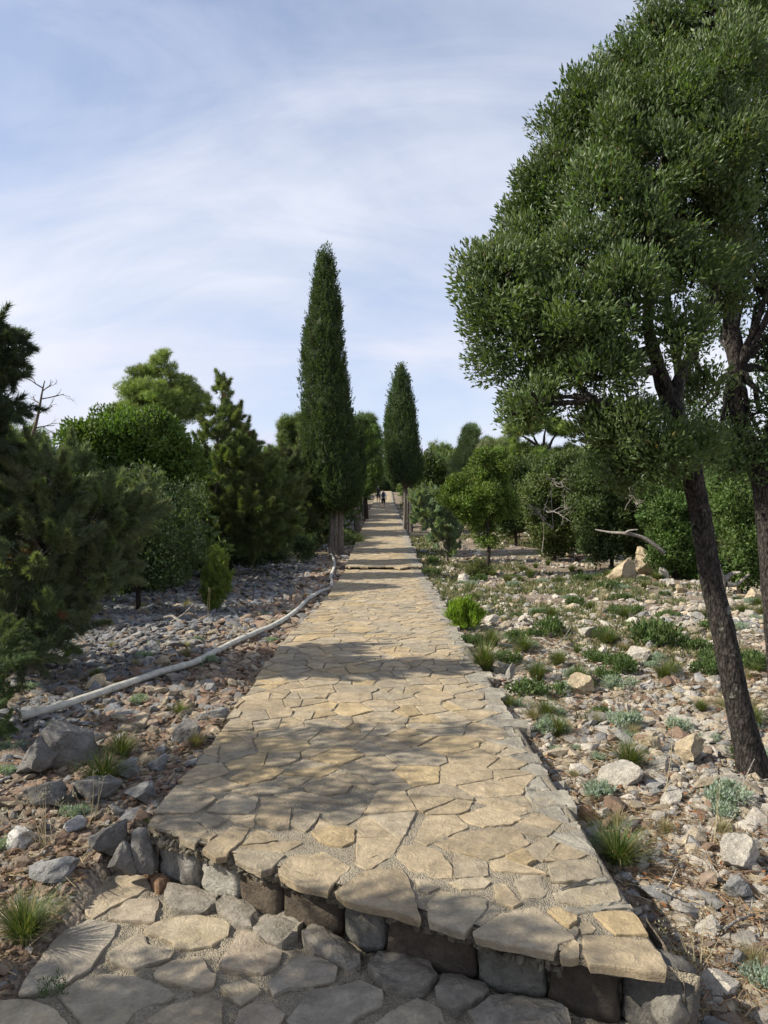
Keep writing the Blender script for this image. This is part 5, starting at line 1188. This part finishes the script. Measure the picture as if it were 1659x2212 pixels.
scat(4, tuftA, 'grass_tuft', 'small grass tuft in the left gravel', 'grass', 'grass tufts on the left', 3.2, 14, .3, .6, -1)
# ground cover: fine green growth on the right, beyond 8 m
cb = Bag(); n = 44000; y = rng.uniform(6, 34, n); x = rng.uniform(1.2, .6*y+1.5, n)
m = (fbm(x*.55+20, y*.4+3, 3) > .02+.25*(y < 9)) | ((x < 2.3) & (y > 12) & (rng.random(n) < .7)); x, y = x[m], y[m]; m = off_all(x, y, .05); x, y = x[m], y[m]; n = len(x)
P = np.column_stack([x, y, ground(x, y)+.005]); D = np.column_stack([rng.normal(0, .5, (n, 2)), np.ones(n)])
c = np.array([.10, .12, .055])*rng.uniform(.6, 1.3, (n, 1)); q = rng.random(n) < .4; c[q] = np.array([.20, .18, .10])*rng.uniform(.7, 1.2, (q.sum(), 1))
place(cb, SP3, P, D, .05+.0035*y, c)
link('ground_cover', cb.mesh('ground_cover', M['grass']), kind='stuff', label='fine green growth between the stones of the right slope')
# needle litter
def litter(n, x0, y0, y1, side, name, lab):
    b = Bag(); y = rng.uniform(y0, y1, n); x = side*rng.uniform(1.1, .56*y+.5, n); m = off_all(x, y, 0)&(fbm(x*.9+31, y*.9, 3) > -.12); x, y = x[m], y[m]; n = len(x)
    a = rng.uniform(0, 2*math.pi, n); D = np.column_stack([np.cos(a), np.sin(a), rng.normal(.08, .18, n)])
    t = (np.array([[-.035, 0, 0], [.035, 0, 0], [.02, .02, 1], [-.02, .02, 1]]), np.array([[0, 1, 2], [0, 2, 3]]))
    c = np.where((rng.random(n) < .6)[:, None], np.array([.23, .14, .08]), np.array([.34, .26, .16]))*rng.uniform(.5, 1.2, (n, 1))
    place(b, t, np.column_stack([x, y, ground(x, y)+.012+.02*rng.random(n)]), D, rng.uniform(.03, .10, n), c)
    link(name, b.mesh(name, M['straw']), kind='stuff', label=lab)
litter(26000, 1, 2.3, 11, 1, 'needle_litter', 'brown pine needles and straw between the right rocks')
litter(8000, 1, 2.6, 8, -1, 'needle_litter', 'brown needles between the left rocks')
# dead leaves
b = Bag(); n = 2500; y = rng.uniform(2.3, 9, n); x = rng.uniform(-1, 1, n)*(.56*y+.4); m = off_all(x, y, 0)&((x > 0) | (rng.random(n) < .3)); x, y = x[m], y[m]; n = len(x)
D = np.column_stack([rng.normal(0, 1, (n, 2)), rng.normal(.1, .25, n)]); place(b, LEAF, np.column_stack([x, y, ground(x, y)+.03]), D, rng.uniform(.025, .05, n), np.array([.27, .12, .055])*rng.uniform(.5, 1.3, (n, 1)))
link('dead_leaves', b.mesh('dead_leaves', M['straw']), kind='stuff')
# sticks
for i, (x0, y0, x1, y1, r, lab) in enumerate([(1375, 1925, 1475, 1965, 5, 'thick grey stick lying among the lower right rocks'), (1530, 1688, 1659, 1712, 3, 'long pale straw stalk right of the silvery cushion'), (1560, 2030, 1630, 2000, 4, 'forked twig low on the right'), (100, 1420, 210, 1405, 5, 'dead branch in the shaded rubble under the juniper'), (330, 1345, 400, 1352, 4, 'weathered root piece in the left rubble'), (1150, 1385, 1240, 1410, 2.5, 'thin dry branch across the right slope')]):
    a = gpt(x0, y0); c = gpt(x1, y1); A = np.array([*a, float(ground(*a))+.04]); B_ = np.array([*c, float(ground(*c))+.05]); b = Bag(); k = r/F*a[1]
    limb(b, A, B_, k, k*.6, sag=-.05, n=5, sides=6); limb(b, A*.4+B_*.6, A*.4+B_*.6+np.array([.10, .08, .09])*a[1]/4, k*.6, k*.3, n=3, sides=5)
    o = link('stick', b.mesh('stick', M['deadwood'], True, origin=A), loc=tuple(A), label=lab, cat='stick')
# tall dry stalks
def stalk(xD, yD, xt, yt, lab, n=1, heads=True):
    x, y = gpt(xD, yD); z = float(ground(x, y)); b = Bag(); top = at(xt, yt, y)
    tube(b, [(x, y, z), tuple((np.array([x, y, z])+top)/2+np.array([.01, 0, 0])), tuple(top)], [.0028, .0022, .0012], 5, (.42, .36, .22), sub=4)
    for i in range(n-1):
        t2 = top+rng.normal(0, .07, 3)+np.array([0, 0, -.08]); tube(b, [(x+rng.normal(0, .03), y, z), tuple((np.array([x, y, z])+t2)/2), tuple(t2)], [.002, .0016, .001], 4, (.38, .32, .2), sub=3)
        if heads: foliage(b, t2[None], np.array([.03]), np.array([[0, 0, 1.]]), 14, SP3, .012, (.42, .38, .28))
    o = link('dry_stalk', b.mesh('dry_stalk', M['straw'], origin=(x, y, z)), loc=(x, y, z), label=lab, cat='plant')
stalk(1432, 1740, 1455, 1555, 'single tall pale stalk standing before the big angular rock')
stalk(1540, 1830, 1548, 1700, 'thin seed stalk on the right slope', 3)
stalk(1505, 2120, 1480, 1990, 'dry stalks leaning over the lower right corner of the path', 16)
stalk(100, 1835, 60, 1700, 'group of dry seed heads by the chalk white rock', 12)
stalk(200, 1790, 215, 1700, 'thin dry stalks before the left rock pile', 8)
stalk(508, 1330, 520, 1265, 'pale stalk near the young juniper', 2); stalk(445, 1365, 455, 1270, 'pale stalk left of the young juniper', 2)
stalk(1295, 1340, 1300, 1270, 'dry bush stalks on the far right slope', 30)
stalk(610, 1310, 618, 1250, 'slim stalk above the hose', 2)
# weeds in the step
x, y = pxc(672, 545, ZL); b = Bag(); foliage(b, np.array([[0, 0, .03]]), np.array([.035]), np.array([[0, 0, 1.]]), 90, LEAFN, .03, (.16, .20, .11)); link('step_weed', b.mesh('step_weed', M['leaf']), loc=(x, y, ZL), label='tiny green weed at the left foot of the step', cat='plant')
x, y = pxc(240, 1080, ZL); b = Bag(); foliage(b, np.random.default_rng(1).normal(0, .05, (8, 3))*[1, 1, .2]+[0, 0, .02], np.full(8, .025), np.tile([0, 0, 1.], (8, 1)), 260, LEAFN, .02, (.05, .09, .03)); link('moss_weed', b.mesh('moss_weed', M['leaf']), loc=(x, y, ZL+.02), label='dark creeping weed in a joint of the landing', cat='plant')
# ---------------------------------------------------------------- the walkers
def walker(x, y, h, shirt, shorts, skin, hair, pack, label, plabel, rot=0, bend=.10, stride=.16, hat=None):
    z = prof(y)+.0; s = h/1.75
    root = empty('person', (x, y, float(z)), label, 'person'); root.rotation_euler = (0, 0, rot); root.scale = (s, s, s)
    J = {'pelvis': (0, 0, .95, .135), 'waist': (0, .02, 1.10, .125), 'chest': (0, .05+bend*.5, 1.30, .15), 'uchest': (0, .06+bend*.8, 1.42, .115), 'neck': (0, .08+bend, 1.50, .055), 'head0': (0, .10+bend*1.1, 1.58, .075), 'head1': (0, .11+bend*1.2, 1.66, .092), 'head2': (0, .11+bend*1.25, 1.725, .07)}
    E = [('pelvis', 'waist'), ('waist', 'chest'), ('chest', 'uchest'), ('uchest', 'neck'), ('neck', 'head0'), ('head0', 'head1'), ('head1', 'head2')]
    for sd, nm in ((-1, 'l'), (1, 'r')):
        f = sd*stride
        J.update({nm+'hip': (sd*.095, 0, .88, .095), nm+'knee': (sd*.10, f*.6+.05, .48, .058), nm+'calf': (sd*.10, f*.8-.01, .34, .055), nm+'ank': (sd*.10, f*1.0-.05, .09, .036), nm+'heel': (sd*.10, f-.06, .045, .038), nm+'toe': (sd*.115, f+.12, .035, .034),
                  nm+'sh': (sd*.185, .05+bend*.8, 1.41, .06), nm+'elb': (sd*.25, -f*.5+.02+bend*.4, 1.14, .043), nm+'wr': (sd*.26, -f*.9+.12+bend*.3, .92, .028), nm+'hand': (sd*.26, -f*.9+.15+bend*.3, .85, .036), nm+'fin': (sd*.25, -f*.9+.17+bend*.3, .77, .018), nm+'thumb': (sd*.225, -f*.9+.19+bend*.3, .83, .014)})
        E += [('pelvis', nm+'hip'), (nm+'hip', nm+'knee'), (nm+'knee', nm+'calf'), (nm+'calf', nm+'ank'), (nm+'ank', nm+'heel'), (nm+'heel', nm+'toe'), ('uchest', nm+'sh'), (nm+'sh', nm+'elb'), (nm+'elb', nm+'wr'), (nm+'wr', nm+'hand'), (nm+'hand', nm+'fin'), (nm+'hand', nm+'thumb')]
    names = list(J); me = bpy.data.meshes.new('tmp'); me.from_pydata([J[n][:3] for n in names], [(names.index(a), names.index(b)) for a, b in E], [])
    o = bpy.data.objects.new('tmp', me); C.objects.link(o)
    mod = o.modifiers.new('s', 'SKIN'); 
    lay = me.skin_vertices[0] if me.skin_vertices else None
    if lay is None:
        bm = bmesh.new(); bm.from_mesh(me); bm.verts.layers.skin.verify(); bm.to_mesh(me); bm.free(); lay = me.skin_vertices[0]
    for i, n in enumerate(names): r = J[n][3]; lay.data[i].radius = (r*(1.25 if n in ('pelvis', 'waist', 'chest', 'uchest') else 1), r*(.8 if n in ('pelvis', 'waist', 'chest', 'uchest') else 1))
    lay.data[0].use_root = True
    sub = o.modifiers.new('u', 'SUBSURF'); sub.levels = 2; sub.render_levels = 2
    dg = bpy.context.evaluated_depsgraph_get(); em = bpy.data.meshes.new_from_object(o.evaluated_get(dg)); bpy.data.objects.remove(o)
    V = np.array([v.co[:] for v in em.vertices]); Nn = np.array([v.normal[:] for v in em.vertices]); Fs = np.array([list(p.vertices) for p in em.polygons if len(p.vertices) == 4]); ctr = V[Fs].mean(1)
    em.name = 'body'; em.materials.clear(); mats = [mat_plain('skin', skin), mat_plain('hair', hair), mat_plain('shoe', (.03, .03, .035))]
    for m in mats: em.materials.append(m)
    for p in em.polygons:
        c = p.center; p.material_index = 2 if c.z < .115 else (1 if (c.z > 1.60 and (c.y < J['head1'][1]+.03 or c.z > 1.72)) else 0); p.use_smooth = True
    link('body', em, root)
    arm = (np.abs(ctr[:, 0]) > .205)
    def cloth(name, sel, off, col):
        f = Fs[sel]; u, inv = np.unique(f, return_inverse=True); me2 = npmesh(name, V[u]+Nn[u]*off, [inv.reshape(f.shape)], mat_plain(name, col, .85), None, True); link(name, me2, root)
    cloth('shirt', (ctr[:, 2] > .93) & (ctr[:, 2] < 1.485) & (~arm | (ctr[:, 2] > 1.20)), .016, shirt)
    cloth('shorts', (ctr[:, 2] > .52) & (ctr[:, 2] <= .97) & (np.abs(ctr[:, 0]) < .205), .022, shorts)
    if hat:
        hb = Bag(); c = np.array(J['head2'][:3]); tube(hb, [c+[0, 0, -.06], c+[0, 0, -.055], c+[0, 0, -.04], c+[0, 0, .03], c+[0, 0, .06]], [.14, .15, .10, .09, .05], 14); link('hat', hb.mesh('hat', mat_plain('hat', hat), True), root)
    # backpack
    bp = empty('backpack', (x, y, float(z)), plabel, 'backpack'); bp.rotation_euler = (0, 0, rot); bp.scale = (s, s, s)
    def softbox(c, r, p_=4.0, top=.8):
        Vb, Fb = I3; Vb = Vb/(np.abs(Vb)**p_).sum(1, keepdims=True)**(1/p_); Vb = Vb*np.array(r); Vb[:, 0] *= 1-(1-top)*np.clip(Vb[:, 2]/r[2], 0, 1); return Vb+np.array(c), Fb
    cy = .05+bend*.5-.235; lean = bend*.6
    def part(nm, c, r, col, **k):
        Vb, Fb = softbox(c, r, **k); Vb[:, 1] += lean*(Vb[:, 2]-1.25); link(nm, npmesh(nm, Vb, [Fb], mat_plain(nm, col, .8), None, True), bp)
    part('main_bag', (0, cy, 1.26), (.155, .09, .24), pack); part('front_pocket', (0, cy-.09, 1.18), (.115, .035, .13), tuple(c_*1.4+.01 for c_ in pack)); part('top_lid', (0, cy+.01, 1.47), (.125, .085, .045), tuple(c_*.8 for c_ in pack))
    sb = Bag()
    for sd in (-1, 1): tube(sb, [(sd*.10, cy+.08, 1.48), (sd*.12, .06+bend*.8, 1.53), (sd*.12, .20+bend*.8, 1.42), (sd*.13, .18+bend*.5, 1.25), (sd*.15, .02, 1.08)], [.02]*5, 6, sub=4)
    link('strap', sb.mesh('strap', mat_plain('strap', pack), True), bp)
walker(X(828, 60), 60, 1.62, (.72, .72, .76), (.02, .024, .045), (.48, .30, .22), (.05, .035, .025), (.022, .024, .032), 'person in white t-shirt and dark shorts walking away up the path', 'black backpack on the back of the white shirted walker', .0, .13, .10)
walker(X(817, 72), 72, 1.70, (.10, .09, .09), (.05, .05, .055), (.45, .28, .2), (.05, .035, .025), (.015, .015, .018), 'person in dark clothes and pale hat further up the path', 'dark backpack on the further walker', .1, .1, -.12, hat=(.45, .42, .36))
# ---------------------------------------------------------------- tell the repeats apart by what they lie beside
LM = [('the big angular cream rock', 1495, 1630), ('the tilted cream rock', 1412, 1610), ('the leaning trunk foot', 1610, 1660), ('the long pale wedge rock', 1345, 1680), ('the largest white rock', 1605, 1860),
 ('the big green grass tuft', 1335, 1840), ('the stone stub', 1102, 1465), ('the bright green shrub', 1002, 1340), ('the wide silvery cushion', 1345, 1550), ('the feathery green cushion', 1420, 1375), ('the large cream boulder', 1357, 1232),
 ('the small mastic tree', 1048, 1235), ('the juniper bush by the path', 965, 1200), ('the rust brown rock', 1275, 1760), ('the white square rock', 1275, 1370), ('the pyramid boulder', 1628, 1285), ('the dark grey angular rock', 1600, 1940),
 ('the grey rock pair', 1430, 1945), ('the split white rock', 1450, 1725), ('the orange sided herb rock', 1255, 1480), ('the right step corner', 1480, 2110), ('the right path edge bend', 1160, 1640), ('the second oak trunk', 1655, 1450),
 ('the tall peaked grey rock', 135, 1620), ('the rounded dark grey rock', 72, 1640), ('the chalk white rock', 37, 1820), ('the dark left grass tuft', 225, 1670), ('the hose end', 50, 1550), ('the ochre rock', 205, 1478), ('the dark rock at the hose', 372, 1460),
 ('the pointed grey rock', 395, 1590), ('the step left corner', 300, 1870), ('the young juniper', 465, 1310), ('the hose bend', 640, 1330), ('the tall cypress foot', 728, 1195), ('the conical juniper foot', 472, 1240), ('the landing corner', 60, 2040), ('the long pale gravel rock', 110, 1900), ('the middle of the hose', 500, 1400)]
def proj(p): return CX+p[0]/p[1]*F, HZ+(CAMZ-p[2])/p[1]*F
def auto_labels():
    used = {}
    todo = [o for o in C.objects if o.parent is None and o.get('group') and o['group'].startswith(('loose rocks', 'silvery herbs', 'green herbs', 'grass tufts', 'dry grass'))]
    for o in todo: pass
    for o in sorted(todo, key=lambda o: (o.location.y, o.location.x)):
        if o.location.y < .5: continue
        x, y = proj(o.location); ds = sorted(LM, key=lambda l: math.hypot((l[1]-x), (l[2]-y)*1.6))
        g = o['group']
        sz = max(o.scale)*( .17 if not g.startswith('loose') else 1); px = sz/o.location.y*F
        s = 'tiny' if px < 14 else ('small' if px < 24 else ('fair-sized' if px < 38 else 'large'))
        if g.startswith('loose'):
            r, gg, b_ = o.color[:3]; m = (r+gg+b_)/3; w = r/b_
            c = 'rusty' if w > 1.9 else ('brown' if w > 1.5 and m < .27 else ('cream' if w > 1.4 else ('white' if m > .38 else ('pale grey' if m > .27 else 'dark grey')))); n = c+' loose rock'
        else: n = {'si': 'silvery herb', 'gr': 'green herb' if 'herb' in g else 'green grass tuft', 'dr': 'straw grass tuft'}[g[:2]]
        def rel(l):
            dx, dy = x-l[1], y-l[2]; far_ = math.hypot(dx, dy)
            w = 'just ' if far_ < 70 else ('well ' if far_ > 150 else '')
            if abs(dx) > abs(dy)*1.3: return w+('left of ' if dx < 0 else 'right of ')+l[0]
            return w+('behind ' if dy < 0 else 'in front of ')+l[0]
        cands = [f'{s} {n} {rel(ds[0])}', f'{s} {n} between {ds[0][0]} and {ds[1][0]}', f'{s} {n} {rel(ds[1])}', f'{s} {n} {rel(ds[2])}', f'{s} {n} between {ds[0][0]} and {ds[2][0]}', f'{s} {n} between {ds[1][0]} and {ds[2][0]}']
        for c in cands:
            if c not in used and 4 <= len(c.split()) <= 16: used[c] = 1; o['label'] = c; break
        else: o['label'] = cands[0]
auto_labels()
LT = [('the tall cypress', 710, 1000), ('the shorter cypress', 868, 1000), ('the narrow cypress', 771, 1000), ('the walkers', 828, 1080), ('the far slender cypress', 788, 1000), ('the conical juniper', 480, 1000), ('the round-headed oak', 280, 980), ('the tall pine', 345, 850), ('the small mastic tree', 1040, 1060), ('the grey green juniper bush', 950, 1110), ('the umbrella pine', 1170, 950), ('the leaning oak trunk', 1500, 1100), ('the olive scrub', 1190, 1080), ('the path crest', 828, 1060), ('the glossy mastic bush', 1460, 1170), ('the left mastic thicket', 300, 1150)]
def tree_labels():
    used = set()
    kinds = ['round olive', 'pale needled', 'dull grey green', 'bushy yellow green', 'deep green']
    for o in sorted([o for o in C.objects if o.parent is None and 'trees' in str(o.get('group', ''))], key=lambda o: o.location.y):
        x, y = proj(o.location); ds = sorted(LT, key=lambda l: abs(l[1]-x)); k = next((q for q in kinds if o['label'].startswith(q)), 'olive')
        dist = 'far' if o.location.y > 90 else ('distant' if o.location.y > 50 else 'background')
        r = lambda l: ('behind ' if abs(x-l[1]) < 25 else ('left of ' if x < l[1] else 'right of '))+l[0]
        for c in (f'{dist} {k} tree {r(ds[0])}', f'{dist} {k} tree between {ds[0][0]} and {ds[1][0]}', f'{dist} {k} tree {r(ds[1])}', f'{dist} {k} tree {r(ds[2])}', f'{"tall" if o.scale[2] > 1 else "low"} {dist} {k} tree {r(ds[0])}', f'{"tall" if o.scale[2] > 1 else "low"} {dist} {k} tree {r(ds[1])}', f'{dist} {k} tree between {ds[1][0]} and {ds[2][0]}'):
            if c not in used: used.add(c); o['label'] = c; break
        else: o['label'] = c; 
tree_labels()
